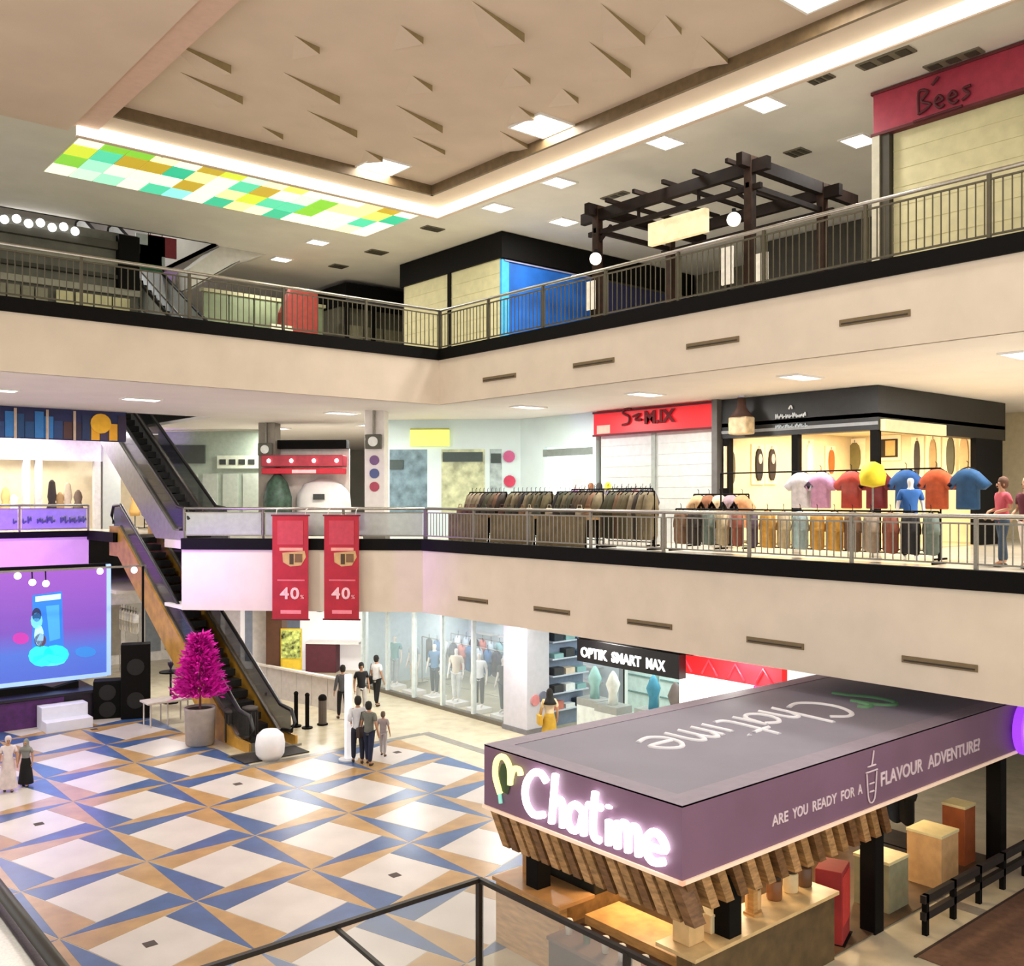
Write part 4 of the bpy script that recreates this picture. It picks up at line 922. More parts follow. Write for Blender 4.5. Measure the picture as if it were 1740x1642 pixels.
for r_ in range(2):
    x=20.0+r_*1.3; rack(x,22.3,28.8,0,1.7,'white clothes rack inside the glass fronted shop, %s from the glass'%ORD[r_],mat=STEEL)
    for k in range(13):
        c,cn=pc[q.randrange(8)]; garment('hanging_blouse',c,cn,(x,22.6+k*.48,1.68),R(60+q.uniform(-20,20)),'%s blouse, %s from the right on the %s rack of the glass fronted shop'%(cn,ORD[k],ORD[r_]),'blouses in the glass fronted shop',.46,.85,.18)
t=T('white_pillar','square white pillar at the end of the glass shop front','pillar',(18.3,21.1,0))
MB().box(17.9,20.6,0,18.75,21.65,C0).build('shaft',M('pillar_white2','c9c8d2',.35,var=.03),t,.01); MB().box(17.87,20.57,0,18.78,21.68,.14).build('plinth',CM('77767c'),t)
MB().cyl((18.2,20.59,.95),(18.2,20.56,.95),.16,n=14).build('round_sticker',CM('d88a8c'),t); MB().cyl((18.5,20.59,1.0),(18.5,20.56,1.0),.17,n=14).build('round_sticker',CM('6f7488'),t)
t=T('blue_shelf_unit','blue grey shelf unit with folded clothes right of the white pillar','shelf',(19.6,20.9,0))
MB().box(18.85,20.9,0,20.4,21.4,2.9).build('carcass',CM('8d9bb4'),t)
for z in (.5,1.0,1.5,2.0,2.5):
    o=MB().box(18.9,20.6,z,20.35,20.92,z+.04).build('shelf',CM('c4cede'),t)
    for k in range(3): MB().box(18.98+k*.46,20.62,z+.04,19.34+k*.46,20.88,z+.04+q.uniform(.12,.28)).build('folded_stack',CM(pc[q.randrange(8)][0]),o)
# optician
t=T('optician_shop','optician shop with black sign and white lit displays','shop',(18,17.4,0))
MB().box(17.35,14.6,2.5,17.6,18.0,3.08).build('sign_board',M('sign_black','0c0b0b',.35,var=.05),t,.01); MB().box(17.45,14.3,3.08,17.7,18.05,3.3).build('sign_top',BLACK,t)
for y in (14.9,17.7): MB().box(17.5,y-.03,3.3,17.56,y+.03,C0).build('hanger',STEELD,t)
LW=M('sign_white','ffffff',.4,emit=1.2,var=0)
for body,ya,wd_ in (('OPTIK',17.85,.95),('SMART',16.75,.98),('MAX',15.62,.6)):
    text(body,.34,LW,(17.34,ya,2.64),(0,-1,0),(0,0,1),t,'lettering',.008,.012,width=wd_)
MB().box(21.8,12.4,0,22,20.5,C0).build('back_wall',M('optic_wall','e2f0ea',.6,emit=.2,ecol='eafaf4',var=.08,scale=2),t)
for k in range(4):
    y=15.2+k*1.25; MB().box(21.4,y,.3,21.8,y+1.05,2.6).build('display_case',CM('c4dcd8',.3),t)
    for j in range(3): MB().box(21.36,y+.05,.9+j*.5,21.42,y+1.0,.94+j*.5).build('shelf',CM('6c8a88'),t)
area((20,17,C0-.05),2.2,5,120,(.92,1,.97),parent=t)
for k,(y,x,c,cn) in enumerate(((19.2,19.2,'9ac4c0','aqua'),(18.3,19.0,'e8efe8','white'),(17.2,19.4,'4a9ab8','blue'),(16.2,19.1,'7a7470','grey'),(15.6,19.6,'b88a94','rose'))):
    b=T('display_counter','%s glass display counter in the optician shop'%cn,'counter',(x,y,0),group='optician counters')
    MB().box(x-.3,y-.42,0,x+.3,y+.42,.9).build('cabinet',CM('dfe8e4'),b,.01); MB().box(x-.3,y-.42,.9,x+.3,y+.42,1.1).build('glass_top',FROST,b)
    MB().lathe([(.14,0),(.12,.3),(.2,.55),(.1,.8),(.03,.9)],(x,y,1.1),10).build('display_bust',CM(c),b)
# red neon shop
t=T('red_neon_shop','white counter shop with glowing red sign behind the kiosk roof','shop',(18,13.6,0))
NEON=M('red_neon','ff2a3a',.4,emit=2.2,ecol='ff2a34',var=0)
MB().box(17.9,12.2,2.55,18.1,15.2,3.0).build('sign_board',M('red_board','d8202e',.4,emit=.7,ecol='ff3030',var=.2,scale=3),t)
for k in range(4): MB().tube([(17.86,15.1-k*.75,2.62),(17.86,14.9-k*.75,2.95),(17.86,14.65-k*.75,2.62)],.025,6).build('neon_tube',NEON,t)
MB().box(18.2,12.2,1.3,18.5,15.3,2.5).build('lit_shelf',M('lit_white','fff4ee',.5,emit=1.5,ecol='fff0ea',var=.1,scale=4),t); MB().box(17.9,12.2,0,18.4,15.3,1.0).build('counter',WHITE,t)
MB().box(17.85,12.2,2.25,18.0,12.9,2.55).build('magenta_sign',CM('c8205a',emit=.5),t)
# shops at the back of the ground floor, under the mid floor corner
t=T('bright_cosmetics_shop','bright white shop with dark green sign shapes behind the escalator foot','shop',(18.4,33.8,0),R(-45))
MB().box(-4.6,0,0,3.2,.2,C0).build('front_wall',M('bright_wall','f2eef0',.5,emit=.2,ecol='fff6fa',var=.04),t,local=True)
for k,(x,z,r_,c) in enumerate(((.2,2.5,.3,'2f6a62'),(.75,2.65,.25,'3a4a50'),(1.3,2.45,.33,'2f7a68'),(1.75,2.6,.22,'284a48'))): MB().ball((x,-.05,z),r_,10,1,.25,.8).build('sign_leaf',CM(c),t,local=True)
MB().box(-.2,-.6,0,1.0,0,1.1).build('maroon_counter',CM('5a2430'),t,.02,local=True); MB().box(-.2,-.65,1.1,1.9,0,1.18).build('counter_top',WHITE,t,local=True)
for k in range(5): MB().box(-4.4+k*.8,-.04,.3,-3.8+k*.8,0,2.4).build('poster',CM(('b8b0c0','d8d0d8','8c94a8','c8c0c8','6c7484')[k]),t,local=True)
for px,base,c,l in ((470,45.5,'5c3c28','brown square pillar beside the yellow poster'),(447,46.5,'e6e2e0','white square pillar left of the brown pillar')):
    x,y=on_ch(px,base); t=T('ground_pillar',l,'pillar',(x,y,0),R(-45),group='ground floor pillars'); MB().box(-.28,-.28,0,.28,.28,C0).build('shaft',CM(c),t,.01,local=True); MB().box(-.31,-.31,0,.31,.31,.12).build('plinth',CM('6b6560'),t,local=True)
x,y=on_ch(495,45); t=T('poster_stand','yellow and green poster stand near the brown pillar','sign',(x,y,0),R(-45))
MB().box(-.36,-.03,.4,.36,.03,2.3).build('board',CM('d8b82c'),t,local=True); MB().box(-.34,-.04,1.3,.34,-.03,2.25).build('print',M('leaf_print','b8c46a',.5,var=.5,scale=8),t,local=True); MB().box(-.3,-.045,.8,.3,-.04,1.25).build('print',CM('e8c43a'),t,local=True)
for x_ in (-.25,.25): MB().box(x_-.03,-.03,0,x_+.03,.03,.4).build('leg',STEELD,t,local=True)
t=T('white_hoarding','long low white hoarding beside the escalator foot','barrier',(13.7,27.2,0))
a,b=Vector(at_ground(430,1178)),Vector(at_ground(585,1212)); d=(b-a)
for k in range(6):
    o=a+d*(k/6); MB().obb((o.x,o.y,0),d/6*.98,Vector((d.y,-d.x,0)).normalized()*-.08,(0,0,1.0)).build('panel',M('hoarding_white','cfcac6',.4,var=.05),t)
MB().bar(a+Vector((0,0,1.03)),b+Vector((0,0,1.03)),.14,.06).build('cap_rail',CM('ede6dc',.3),t)
# barrier posts at the escalator mouth
for k,(px,py) in enumerate(((503,1235),(522,1238),(548,1232))):
    x,y,_=at_ground(px,py); t=T('barrier_post','%s black barrier post at the mouth of the lowest escalator'%('left','middle','right')[k],'post',(x,y,0),group='barrier posts')
    MB().cyl((0,0,0),(0,0,.04),.16).build('base',BLACKM,t,local=True); MB().cyl((0,0,.04),(0,0,.95 if k!=2 else .75),.06 if k!=2 else .12).build('post',BLACK if k!=2 else CM('5c524a'),t,local=True); MB().ball((0,0,.97 if k!=2 else .78),.07 if k!=2 else .13,10).build('cap',BLACKM,t,local=True)
x,y,_=at_ground(592,1292); t=T('white_pole_stand','slim tall white pole sign beside the two shoppers','sign',(x,y,0))
MB().box(-.09,-.06,.04,.09,.06,2.2).build('column',CM('f6f6fa',emit=.25),t,.02,local=True); MB().cyl((0,0,0),(0,0,.04),.25,n=16).build('base',CM('dcdce2'),t,local=True)
x,y,_=at_ground(459,1290); t=T('white_pouf','white domed pouf at the edge of the patterned floor','pouf',(x,y,0))
MB().lathe([(.28,.03),(.36,.15),(.38,.4),(.34,.62),(.2,.75),(.02,.78)],(0,0,0),18).build('cushion',M('white_pouf_cloth','f0f0f4',.5,var=.02),t,local=True); MB().cyl((0,0,0),(0,0,.05),.26,n=16).build('base',CM('b8b0b0'),t,local=True)
t=T('dark_floor_mat','dark floor mat and kerb in front of the lowest escalator','mat',(11.4,23.6,0)); MB().box(10.5,22.9,.006,12.3,23.7,.03).build('mat',CM('26221f'),t,.005); MB().box(10.4,23.7,.0,12.5,23.75,.06).build('kerb',STEELD,t)
# black bins beside the tree
for k,(px,py) in enumerate(((395,1262),(425,1258))):
    x,y,_=at_ground(px,py); t=T('litter_bin','dark slatted litter bin, %s one beside the escalator'%('left','right')[k],'bin',(x,y,0),group='litter bins')
    MB().cyl((0,0,.03),(0,0,.85),.2,n=14).build('body',CM('1d1a19'),t,local=True); MB().lathe([(.22,.85),(.22,.92),(.12,.95)],(0,0,0),14).build('lid',CM('5a5450'),t,local=True)
    for j in range(10): a=j*.628; MB().box(.205*math.cos(a)-.015,.205*math.sin(a)-.015,.08,.205*math.cos(a)+.015,.205*math.sin(a)+.015,.8).build('slat',CM('4a423e'),t,local=True)

# ------------------------------------------------------------------ stage, screen and tree
t=T('led_screen','large purple and blue video screen on the stage','screen',(7.5,31.5,.9))
sy=31.5; a=P(-60,1160,Y=sy); b=P(181,1143,Y=sy); zb,zt=1.22,P(100,968,Y=sy).z
sx0,sx1=a.x,b.x
scr=bpy.data.materials.new('screen_glow'); scr.use_nodes=True; nt=scr.node_tree; bs=nt.nodes['Principled BSDF']
tc=nt.nodes.new('ShaderNodeTexCoord'); sp=nt.nodes.new('ShaderNodeSeparateXYZ'); rp=nt.nodes.new('ShaderNodeValToRGB'); mr=nt.nodes.new('ShaderNodeMapRange')
mr.inputs[1].default_value=zb-.9; mr.inputs[2].default_value=zt-.9
nt.links.new(tc.outputs['Object'],sp.inputs[0]); nt.links.new(sp.outputs['Z'],mr.inputs[0]); nt.links.new(mr.outputs[0],rp.inputs[0])
e=rp.color_ramp.elements; e[0].color=(*lin('5a74e0'),1); e[1].color=(*lin('b060d8'),1); n_=e.new(.45); n_.color=(*lin('8a5acc'),1); n_=e.new(.25); n_.color=(*lin('5a80e8'),1)
nt.links.new(rp.outputs[0],bs.inputs['Emission Color']); bs.inputs['Emission Strength'].default_value=.75; bs.inputs['Base Color'].default_value=(.01,.01,.02,1)
MB().box(sx0,sy,zb,sx1,sy+.08,zt).build('display',scr,t)
FR=M('screen_frame','9fc0f0',.4,emit=.5,ecol='a8ccff',var=0)
MB().box(sx1,sy-.05,zb-.1,sx1+.12,sy+.15,zt+.1).build('frame_side',FR,t); MB().box(sx0,sy-.05,zb-.12,sx1,sy+.15,zb).build('frame_bottom',FR,t); MB().box(sx0,sy+.08,zb-.1,sx1+.1,sy+.3,zt+.12).build('back_case',BLACKM,t)
def E_(c,s=.9): return M('led_'+c,c,.5,emit=s,ecol=c,var=0)
def onscr(pts,c,nm,dz=.012,s=.9):
    pp=[P(x,y,Y=sy) for x,y in pts]; MB().sheet((0,sy-.002,0),(1,0,0),(0,0,1),[(p.x,p.z) for p in pp],(0,-dz,0)).build(nm,E_(c,s),t)
onscr([(55,1012),(105,1005),(108,1110),(55,1118)],'2468d0','phone_picture',.01)
onscr([(60,1014),(103,1009),(103,1018),(60,1023)],'a8d0ff','phone_header',.02)
onscr([(78,1030),(100,1028),(102,1085),(84,1090)],'3a8ae8','phone_panel',.02)
def blob(cx,cy,rx,ry,k=12): return [(cx+rx*math.cos(2*math.pi*i/k),cy-ry*math.sin(2*math.pi*i/k)) for i in range(k)]
for cx,cy,rx,ry,c in ((70,1115,22,18,'2ad0e0'),(95,1112,22,16,'22b8e0'),(82,1122,30,10,'48e0ea'),(62,1055,10,14,'60b0e8'),(66,1080,8,18,'9fd8f0'),(35,1085,14,10,'a03090'),(68,1088,10,12,'4a3448'),(62,1045,8,12,'20284a'),(145,1108,18,9,'3070b8')):
    onscr(blob(cx,cy,rx,ry),c,'picture_blob',.026)
area(((sx0+sx1)/2,sy-.2,(zb+zt)/2),sx1-sx0-.3,zt-zb-.4,45,(.62,.36,1),rot=(R(-90),0,0),parent=t)
t=T('stage','black stage with purple front under the video screen','stage',(7,31,0))
MB().box(3,30.6,0,9.3,33.0,.85).build('platform',CM('1c1024',.5),t); MB().box(3,30.55,.0,8.3,30.6,.8).build('skirt',M('purple_skirt','4a1a5a',.6,var=.15),t); MB().box(3,30.5,.82,9.3,33,.9).build('deck_edge',CM('14101c',.4),t)
MB().sheet((0,31.2,0),(1,0,0),(0,0,1),[(5,.9),(8.9,.9),(8.9,1.1),(8.6,1.05),(8.2,.96),(7.9,1.08),(7,1.1),(5,1.1)],(0,.25,0)).build('monitor_row',BLACKM,t)
t=T('white_steps','white two step block in front of the stage','steps',(7.6,30.2,0))
x0_,x1_=P(60,1235,Z=0).x,P(133,1230,Z=0).x
MB().box(x0_,29.5,0,x1_+.2,30.0,.3).build('step',M('white_step','dfe0ee',.4,var=.02),t,.01); MB().box(x0_,30.0,0,x1_+.2,30.5,.65).build('step',M('white_step','dfe0ee'),t,.01)
def spk(px0,px1,py0,py1,label,dd=.6):
    p=P((px0+px1)/2,py1,Z=0); w=(px1-px0)/F*(p.x*SN+p.y*CS); h=P((px0+px1)/2,py0,Y=p.y).z
    t=T('speaker_stack',label,'speaker',(p.x,p.y,0),-YAW*.5,group='black speakers'); MB().box(-w/2,0,0,w/2,dd,h).build('cabinet',BLACKM,t,.02,local=True)
    for z in (h*.25,h*.7): MB().cyl((0,0,z),(0,-.02,z),w*.3,n=16).build('cone',CM('060606'),t,local=True)
spk(207,254,1096,1222,'tall black speaker stack beside the stage'); spk(160,205,1158,1222,'low black speaker box between the stage and the tall stack')
t=T('light_truss','thin truss with spot lamps above the video screen','truss',(7.5,30.2,4.2))
zz=P(100,975,Y=30.2).z; MB().bar((3.5,30.2,zz+.12),(10.6,30.2,zz+.12),.06).build('bar',STEELD,t)
for x_ in (4.0,10.5): MB().bar((x_,30.2,0),(x_,30.2,zz+.12),.06).build('leg',BLACKM,t)
for px,py in ((30,979),(55,990),(78,992),(170,971),(228,969)):
    p=P(px,py,Y=30.15); MB().ball(p,.1,8).build('spot_lamp',M('spot_glow','ffffff',.4,emit=3,ecol='ffe8ff',var=0),t); MB().bar(p,(p.x,30.2,zz+.12),.03).build('bracket',BLACKM,t)
sl=bpy.data.lights.new('purple_spot','SPOT'); sl.energy=1300; sl.color=(.36,.06,1); sl.spot_size=R(110); sl.shadow_soft_size=.3
so=bpy.data.objects.new('purple_spot',sl); COL.objects.link(so); so.parent=t; so.location=(0,2.6,.3); so.rotation_euler=(R(118),0,0)
for lx,aim,en in ((-1.7,Vector((12.2,26.8,4.7)),2800),):
    sl2=bpy.data.lights.new('purple_spot','SPOT'); sl2.energy=en; sl2.color=(.34,.08,1); sl2.spot_size=R(34); sl2.shadow_soft_size=.3; sl2.spot_blend=1.0
    so2=bpy.data.objects.new('purple_spot',sl2); COL.objects.link(so2); so2.parent=t; so2.location=(lx,-.3,.0)
    so2.rotation_euler=(aim-Vector((7.5+lx,29.9,4.2))).to_track_quat('-Z','Y').to_euler()
# boutique wall left of the escalators, behind the stage
t=T('back_boutique','pale boutique front with white garments behind the lowest escalator','shop',(11.5,40,0))
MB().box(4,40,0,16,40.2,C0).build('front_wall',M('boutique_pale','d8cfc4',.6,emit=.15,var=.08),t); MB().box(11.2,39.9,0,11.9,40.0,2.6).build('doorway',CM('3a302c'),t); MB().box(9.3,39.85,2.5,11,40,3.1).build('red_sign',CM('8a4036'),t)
for k in range(4): MB().box(12.4+k*.8,39.9,.4,13.0+k*.8,40,2.4).build('poster',CM(('b0a898','e0dcd4','98a0a8','c8b8a8')[k]),t)
rack(12.4,36.2,38.2,0,2.5,'rack of white shirts beside the tall speaker stack',mat=STEEL)
for k in range(6): garment('white_shirt',('e8e4e0','f0ead8','d8d4d0')[k%3],'white',(12.4,36.4+k*.3,2.48),R(70),'%s shirt, %s on the rack beside the speaker stack'%(('white','ivory','pale grey')[k%3],ORD[k]),'white shirts by the stage',.5,.8,.2)
# pink tree in a pot
x,y,_=at_ground(340,1265); t=T('pink_tree','magenta feather tree in a grey cylindrical pot','tree',(x,y,0))
MB().lathe([(.34,0),(.38,.04),(.41,.95),(.42,1.02),(.37,1.02),(.36,.9)],(0,0,0),22).build('pot',M('grey_pot','a89c94',.6,var=.06),t,local=True); MB().cyl((0,0,.9),(0,0,.96),.37,n=18).build('soil',CM('1f1814'),t,local=True)
MB().cyl((0,0,.9),(0,0,2.6),.035,.015).build('trunk',CM('6a3a3c'),t,local=True)
q=random.Random(9); m=MB()
for i in range(2400):
    z=1.35+1.6*q.random()**1.25; rmax=.84-.42*(z-1.35); a=q.uniform(0,6.28); r0=rmax*q.uniform(.1,.8)
    p=Vector((r0*math.cos(a),r0*math.sin(a),z)); d=Vector((math.cos(a+q.uniform(-.6,.6)),math.sin(a+q.uniform(-.6,.6)),q.uniform(-.2,1.0))).normalized()*q.uniform(.16,.32); s_=d.cross(Vector((q.uniform(-1,1),q.uniform(-1,1),.5))).normalized()*.035
    m.face([p-s_*.3,p+d*.5-s_,p+d,p+d*.5+s_])
m.build('foliage',M('magenta_leaf','e212b2',.6,var=.2,scale=4),t,local=True)
# tables by the tree
x,y,_=at_ground(296,1228); t=T('white_bench','long white bench table on thin legs left of the pink tree','table',(x,y,0))
MB().box(-.9,-.35,.68,.9,.35,.74).build('table_top',CM('cfc6bc'),t,.01,local=True)
for a_ in (-.8,-.3,.3,.8):
    for b_ in (-.28,.28): MB().cyl((a_,b_,0),(a_,b_,.68),.025,n=8).build('leg',CM('c8c0b8'),t,local=True)
x,y,_=at_ground(290,1195); t=T('bistro_table','small black bistro table behind the white bench','table',(x,y,0))
MB().cyl((0,0,1.0),(0,0,1.04),.36,n=16).build('table_top',BLACKM,t,local=True); MB().cyl((0,0,.03),(0,0,1.0),.035).build('stem',CM('1c1c28'),t,local=True); MB().cyl((0,0,0),(0,0,.03),.24,n=16).build('base',BLACKM,t,local=True)
t=T('trophy_cup','small dark cup on the black bistro table','cup',(x,y,1.04)); MB().lathe([(.06,0),(.03,.05),(.03,.1),(.09,.22),(.1,.3)],(0,0,0),12).build('bowl',CM('3a2a48'),t,local=True); MB().lathe([(.02,.3),(.05,.42),(.01,.5)],(0,0,0),8).build('lid',CM('e0e0e6'),t,local=True)

# ------------------------------------------------------------------ tea kiosk
KX0,KX1,KY0,KY1=9.03,18.4,7.55,11.37
KZ0,KZ1=2.1,3.0
t=T('tea_kiosk','purple roofed tea kiosk with glowing Chatime lettering and slatted skirt','kiosk',((KX0+KX1)/2,(KY0+KY1)/2,0))
PUR=M('purple_board','7d5c76',.45,var=.05,scale=1); PURT=M('purple_roof','7a7484',.55,var=.05,scale=1)
MB().box(KX0,KY0,KZ0,KX0+.1,KY1,KZ1).build('fascia',PUR,t); MB().box(KX0+.1,KY0,KZ0,KX1,KY0+.1,KZ1).build('fascia',PUR,t); MB().box(KX1-.1,KY0+.1,KZ0,KX1,KY1,KZ1).build('fascia',PUR,t); MB().box(KX0+.1,KY1-.1,KZ0,KX1-.1,KY1,KZ1).build('fascia',PUR,t)
MB().box(KX0+.1,KY0+.1,KZ1-.12,KX1-.1,KY1-.1,KZ1-.004).build('roof',PURT,t)
for a_,b_ in (((KX0-.0,KY0),(KX0+.32,KY1)),((KX0+.32,KY0),(KX1-.3,KY0+.34)),((KX1-.3,KY0),(KX1,KY1)),((KX0+.32,KY1-.32),(KX1-.3,KY1))): MB().box(a_[0],a_[1],KZ1-.02,b_[0],b_[1],KZ1+.004).build('roof_border',M('purple_border','877a8a',.5,var=.05),t)
TR=M('cream_trim','e6c8b0',.5,emit=.25,ecol='ffe0c4',var=.03)
MB().box(KX0-.03,KY0-.03,KZ0-.05,KX0+.03,KY1+.02,KZ0).build('trim_light',TR,t); MB().box(KX0-.03,KY0-.03,KZ0-.05,KX1,KY0+.03,KZ0).build('trim_light',TR,t)
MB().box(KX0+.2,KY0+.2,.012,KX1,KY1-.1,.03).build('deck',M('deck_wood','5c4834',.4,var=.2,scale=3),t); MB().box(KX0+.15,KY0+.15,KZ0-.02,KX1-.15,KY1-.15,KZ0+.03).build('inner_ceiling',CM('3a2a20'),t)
# slatted skirt
SLW=[M('slat_wood%d'%k,c,.5,var=.25,scale=6,vec=(1,1,4)) for k,c in enumerate(('a67e50','7a5634','b98f60'))]
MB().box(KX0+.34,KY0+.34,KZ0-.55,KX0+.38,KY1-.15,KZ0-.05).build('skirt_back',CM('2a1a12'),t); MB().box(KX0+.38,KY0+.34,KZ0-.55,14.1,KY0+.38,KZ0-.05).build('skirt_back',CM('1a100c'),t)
n=17
for k in range(n):
    y=KY1-.06-(KY1-KY0-.35)*k/(n-1)
    MB().obb((KX0+.05,y,KZ0-.05),(0,-.15,0),(.22,0,0),(.06,-.24,-.52)).build('slat',SLW[k%3],t)
n=16
for k in range(n):
    x=KX0+.1+(14.0-KX0-.4)*k/(n-1)
    MB().obb((x,KY0+.05,KZ0-.05),(.16,0,0),(0,.22,0),(.3,.06,-.52)).build('slat',SLW[(k+1)%3],t)
for x,y in ((9.45,10.62),(10.3,7.85),(13.9,7.85),(18.15,7.8),(13.9,11.1),(18.15,11.1)): MB().box(x-.13,y-.13,0,x+.13,y+.13,KZ0).build('post',BLACK,t,.01)
# counters
CW=M('counter_wood','c99a5c',.45,emit=0,var=.15,scale=4,vec=(1,1,5)); CD=M('counter_brown','4a3222',.5,var=.15)
MB().box(9.2,9.9,0,9.35,11.3,.95).build('counter_front',CW,t); MB().box(9.15,9.85,.95,9.85,11.33,1.0).build('counter_top',CM('b88a58',.35),t)
MB().box(8.95,8.0,0,9.35,9.85,.62).build('counter_front',CD,t,.01); MB().box(8.93,7.98,.62,9.6,9.87,.67).build('counter_top',CM('6a4a38',.4),t); MB().box(9.6,8.0,0,10.3,9.8,.8).build('work_bench',CW,t); MB().box(9.9,9.9,.95,10.5,11.2,1.4).build('machine',M('dark_machine','2a2a24',.4,.4),t,.02)
MB().box(9.4,7.7,0,12.6,7.95,.95).build('counter_front',M('counter_side','5e4a2c',.5,var=.2,scale=4),t); MB().box(9.4,7.65,.95,12.65,8.3,1.0).build('counter_top',CM('d8b884',.35),t)
MB().box(13.8,10.9,0,18.2,11.1,2.0).build('rear_panel',CM('2a211c'),t); MB().box(9.6,11.0,0,13.8,11.15,1.5).build('rear_panel',M('rear_wood','a87c48',.5,var=.2),t)
for x in (10.5,12.5,14.8,16.8): 
    MB().cyl((x,9.4,KZ0-.02),(x,9.4,KZ0-.1),.12,n=12).build('downlight',M('warm_lamp','ffffff',.4,emit=4,ecol='ffd8a0',var=0),t)
    area((x,9.4,KZ0-.12),.5,.5,42,(1,.72,.42),parent=t)
# lettering
CH={'C':[[(.68,.85),(.5,1.0),(.25,.92),(.06,.6),(.08,.25),(.3,.04),(.6,.12)]],'h':[[(.93,1.08),(.82,.0)],[(.85,.33),(.98,.55),(1.12,.5),(1.13,.0)]],
 'a':[[(1.66,.5),(1.48,.58),(1.3,.42),(1.28,.15),(1.42,.02),(1.6,.15),(1.68,.45)],[(1.7,.56),(1.7,.0)]],'t':[[(2.0,.98),(1.94,.3),(1.98,.05),(2.12,.02)],[(1.8,.66),(2.16,.7)]],
 'i':[[(2.34,.5),(2.34,.0)],[(2.34,.76),(2.345,.78)]],'m':[[(2.56,.54),(2.56,.0)],[(2.56,.33),(2.68,.54),(2.8,.46),(2.81,.0)],[(2.81,.33),(2.93,.54),(3.05,.46),(3.06,.0)]],
 'e':[[(3.26,.28),(3.66,.3),(3.6,.5),(3.42,.58),(3.25,.42),(3.24,.15),(3.4,.0),(3.64,.08)]]}
LG=[[(-.62,.1),(-.78,.5),(-.72,.88),(-.5,1.0),(-.32,.8),(-.3,.4)],[(-.3,.5),(-.2,.78),(-.02,.82),(.02,.7)],[(-.64,.1),(-.6,-.12)]]
GLOW=M('letter_glow','ffffff',.4,emit=3,ecol='ffffff',var=0); LGG=M('leaf_glow','d8e88a',.4,emit=1.3,ecol='dcee8c',var=0)
o=(KX0-.01,10.42,2.22)
for c_ in 'Chatime': strokes(CH[c_],.052,.72,.64,GLOW,o,(0,-1,0),(0,0,1),t,'letter',.03)
strokes(LG[:2],.045,.72,.62,LGG,(KX0-.01,10.5,2.3),(0,-1,0),(0,0,1),t,'leaf_emblem',.03); strokes(LG[2:],.03,.72,.62,M('leaf_teal','7fc0b0',.4,emit=.6,var=0),(KX0-.01,10.5,2.3),(0,-1,0),(0,0,1),t,'leaf_emblem',.03)
MB().sheet((KX0-.012,10.5,2.3),(0,-1,0),(0,0,1),[(-.42,.1),(-.5,.35),(-.44,.5),(-.34,.52),(-.26,.42),(-.24,.25),(-.3,.08)],(-.01,0,0)).build('leaf_fill',CM('3a4a2c'),t)
RW=M('roof_letter','e6e4ea',.5,var=.02)
for c_ in 'Chatime': strokes(CH[c_],.05,1.27,1.2,RW,(15.5,9.05+1.0,KZ1-.02),(-1,0,0),(0,-1,0),t,'roof_letter',.0)
strokes(LG,.06,1.15,1.15,M('roof_leaf','5f8f68',.5,var=.05),(15.75,9.05+.9,KZ1-.02),(-1,0,0),(0,-1,0),t,'roof_leaf_emblem',.0)
WT=CM('e2cfd8')
def words_row(words,size,x,w,z,bold):
    tot=sum(len(a)+.7 for a in words)-.7; k=0
    for a in words:
        text(a,size,WT,(x+w*k/tot,KY0-.005,z),(1,0,0),(0,0,1),t,'lettering',.006,bold,width=w*len(a)/tot*.96); k+=len(a)+.7
words_row(('ARE','YOU','READY','FOR','A'),.2,10.85,2.25,2.36,.003)
words_row(('FLAVOUR','ADVENTURE?'),.29,13.6,3.4,2.36,.006)
strokes([[(.0,.4),(.06,0),(.22,0),(.28,.4)],[(-.02,.42),(.3,.42)],[(.03,.5),(.25,.5)],[(.14,.5),(.2,.72)],[(.08,.12),(.2,.12)],[(.07,.24),(.21,.24)]],.013,1,1,WT,(13.2,KY0-.01,2.22),(1,0,0),(0,0,1),t,'drink_emblem',.005)
t=T('round_sign','round glowing purple sign at the far end of the kiosk','sign',(18.35,7.4,2.55))
MB().cyl((18.6,7.5,2.5),(18.6,7.35,2.5),.5,n=28).build('disc',M('violet_glow','a040e0',.4,emit=.8,ecol='9a40f0',var=0),t); MB().cyl((18.6,7.35,2.5),(18.6,7.33,2.5),.36,n=24).build('face',M('violet_white','f0d8ff',.4,emit=1.5,ecol='f0d0ff',var=0),t); MB().box(18.25,7.5,2.45,18.6,7.56,2.55).build('bracket',BLACKM,t)
# goods and furniture in and beside the kiosk
for k,(x,y,w,h,c,l) in enumerate(((14.9,8.25,.62,.85,'8f8c70','grey green cube pedestal inside the kiosk'),(16.45,8.15,.62,.95,'c8a070','pale wood cube pedestal inside the kiosk'),(17.75,8.3,.42,1.1,'a0542c','orange brown cabinet at the far end of the kiosk'))):
    t=T('cube_pedestal',l,'pedestal',(x,y,0),group='kiosk pedestals'); MB().box(-w/2,-w/2,0,w/2,w/2,h-.05).build('body',M('ped_'+c,c,.5,var=.08),t,.01,local=True); MB().box(-w/2-.01,-w/2-.01,h-.05,w/2+.01,w/2+.01,h).build('top',M('pedt_'+c,'dcd0a0',.5,var=.05),t,.005,local=True)
t=T('red_menu_stand','tall red menu stand inside the kiosk','sign',(13.2,8.1,0),R(20)); MB().box(-.28,-.2,.03,.28,.2,1.12).build('body',CM('9a2a2a'),t,.01,local=True); MB().box(-.26,-.21,.3,.26,-.2,1.05).build('poster',CM('c83a34'),t,local=True); MB().box(-.3,-.24,0,.3,.24,.04).build('base',BLACKM,t,local=True)
q=random.Random(31)
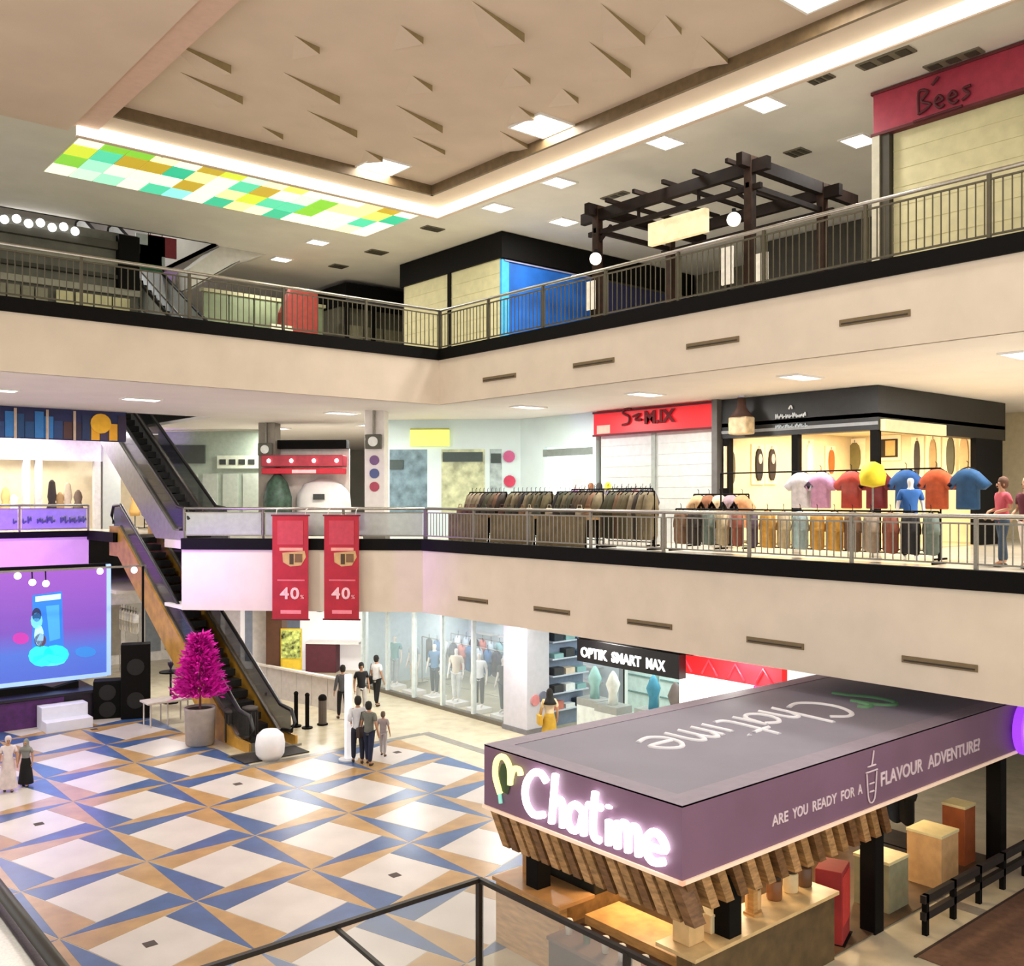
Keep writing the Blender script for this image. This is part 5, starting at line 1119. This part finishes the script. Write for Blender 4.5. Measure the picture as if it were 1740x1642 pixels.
def cup(x,y,z,c,cn,k): 
    t=T('drink_cup','%s drink cup, %s along the kiosk counter'%(cn,ORD[k]),'cup',(x,y,z),group='cups on the kiosk counter'); MB().lathe([(.045,0),(.06,.16),(.062,.17)],(0,0,0),12).build('cup',CM(c),t,local=True); MB().lathe([(.063,.17),(.05,.21),(.02,.22)],(0,0,0),12).build('lid',CM('f0ece4'),t,local=True)
for k,(y,c,cn) in enumerate(((9.7,'e8e0d0','white'),(9.35,'5c6a3c','green'),(9.0,'d8d0c0','cream'),(8.7,'e8e4e0','pale'),(8.3,'b8543c','red'))): cup(9.2,y,.67,c,cn,k)
for k,(x,c,cn) in enumerate(((10.75,'c88a4c','amber'),(11.2,'e0b880','tan'),(11.7,'8a5a34','brown'),(12.1,'e8d0a0','ivory'),(12.45,'6a4a30','dark brown'))):
    t=T('tea_canister','%s tea canister, %s from the left on the long kiosk counter'%(cn,ORD[k]),'canister',(x,8.1,1.0),group='tea canisters'); MB().lathe([(.1,0),(.11,.02),(.11,.26),(.09,.28)],(0,0,0),14).build('body',CM(c,.4),t,local=True); MB().lathe([(.095,.28),(.095,.33),(.02,.35)],(0,0,0),14).build('lid',CM('3a2a1c'),t,local=True)
def stool(x,y,c,l):
    t=T('bar_stool',l,'stool',(x,y,0),group='kiosk stools'); MB().cyl((0,0,.66),(0,0,.72),.18,n=14).build('seat',CM(c),t,local=True)
    for a in (.78,2.36,3.93,5.5): MB().cyl((.2*math.cos(a),.2*math.sin(a),0),(.12*math.cos(a),.12*math.sin(a),.66),.018,n=6).build('leg',BLACKM,t,local=True)
stool(15.6,10.2,'20242c','dark stool behind the grey green pedestal'); stool(17.2,10.3,'2a3a4c','navy stool behind the pale wood pedestal')
rack(17.1,8.9,10.3,0,1.7,'rack of dark coats at the back of the kiosk')
for k in range(6): garment('dark_coat',('1c2634','24344a','101418')[k%3],'navy',(17.1,10.2-k*.24,1.68),R(50),'%s coat, %s from the back on the rack inside the kiosk'%(('dark blue','navy','black')[k%3],ORD[k]),'coats inside the kiosk',.5,1.0,.14)
t=T('low_barrier','dark low double rail barrier at the lower right of the kiosk','barrier',(16.4,7.25,0))
for k in range(6): MB().box(14.35+k*.9,7.2,0,14.43+k*.9,7.28,.62).build('post',BLACKM,t)
for z in (.3,.56): MB().bar((14.3,7.24,z),(19.4,7.24,z),.08,.12).build('rail',CM('1c1614',.5),t)
t=T('brown_floor_mat','brown floor mat in front of the low dark barrier','mat',(16.5,5.8,0)); MB().box(13.6,4.2,.003,19.6,7.0,.014).build('mat',M('brown_mat','6e4f3a',.8,var=.12,scale=8),t); MB().box(13.56,6.96,.003,19.6,7.0,.02).build('edge',CM('3a2a20'),t)
t=T('wooden_column','slim pale wooden column on the long kiosk counter','column',(11.05,8.0,1.0)); MB().box(-.05,-.05,0,.05,.05,KZ0-1.52).build('shaft',CW,t,.005,local=True); MB().box(-.09,-.09,0,.09,.09,.03).build('foot',CW,t,local=True)
for k,(x,y,w,h,c,cn) in enumerate(((9.75,8.05,.3,.34,'e0bc84','tan'),(10.2,8.1,.2,.22,'f0dcb0','ivory'),(10.55,8.05,.2,.3,'3a2c26','dark'))):
    t=T('counter_box','%s box on the long kiosk counter'%cn,'box',(x,y,1.0),group='boxes on the kiosk counter'); MB().box(-w/2,-.14,0,w/2,.14,h).build('body',CM(c),t,.01,local=True); MB().box(-w/2-.01,-.15,h,w/2+.01,.15,h+.03).build('lid',CM(c,.5),t,local=True)
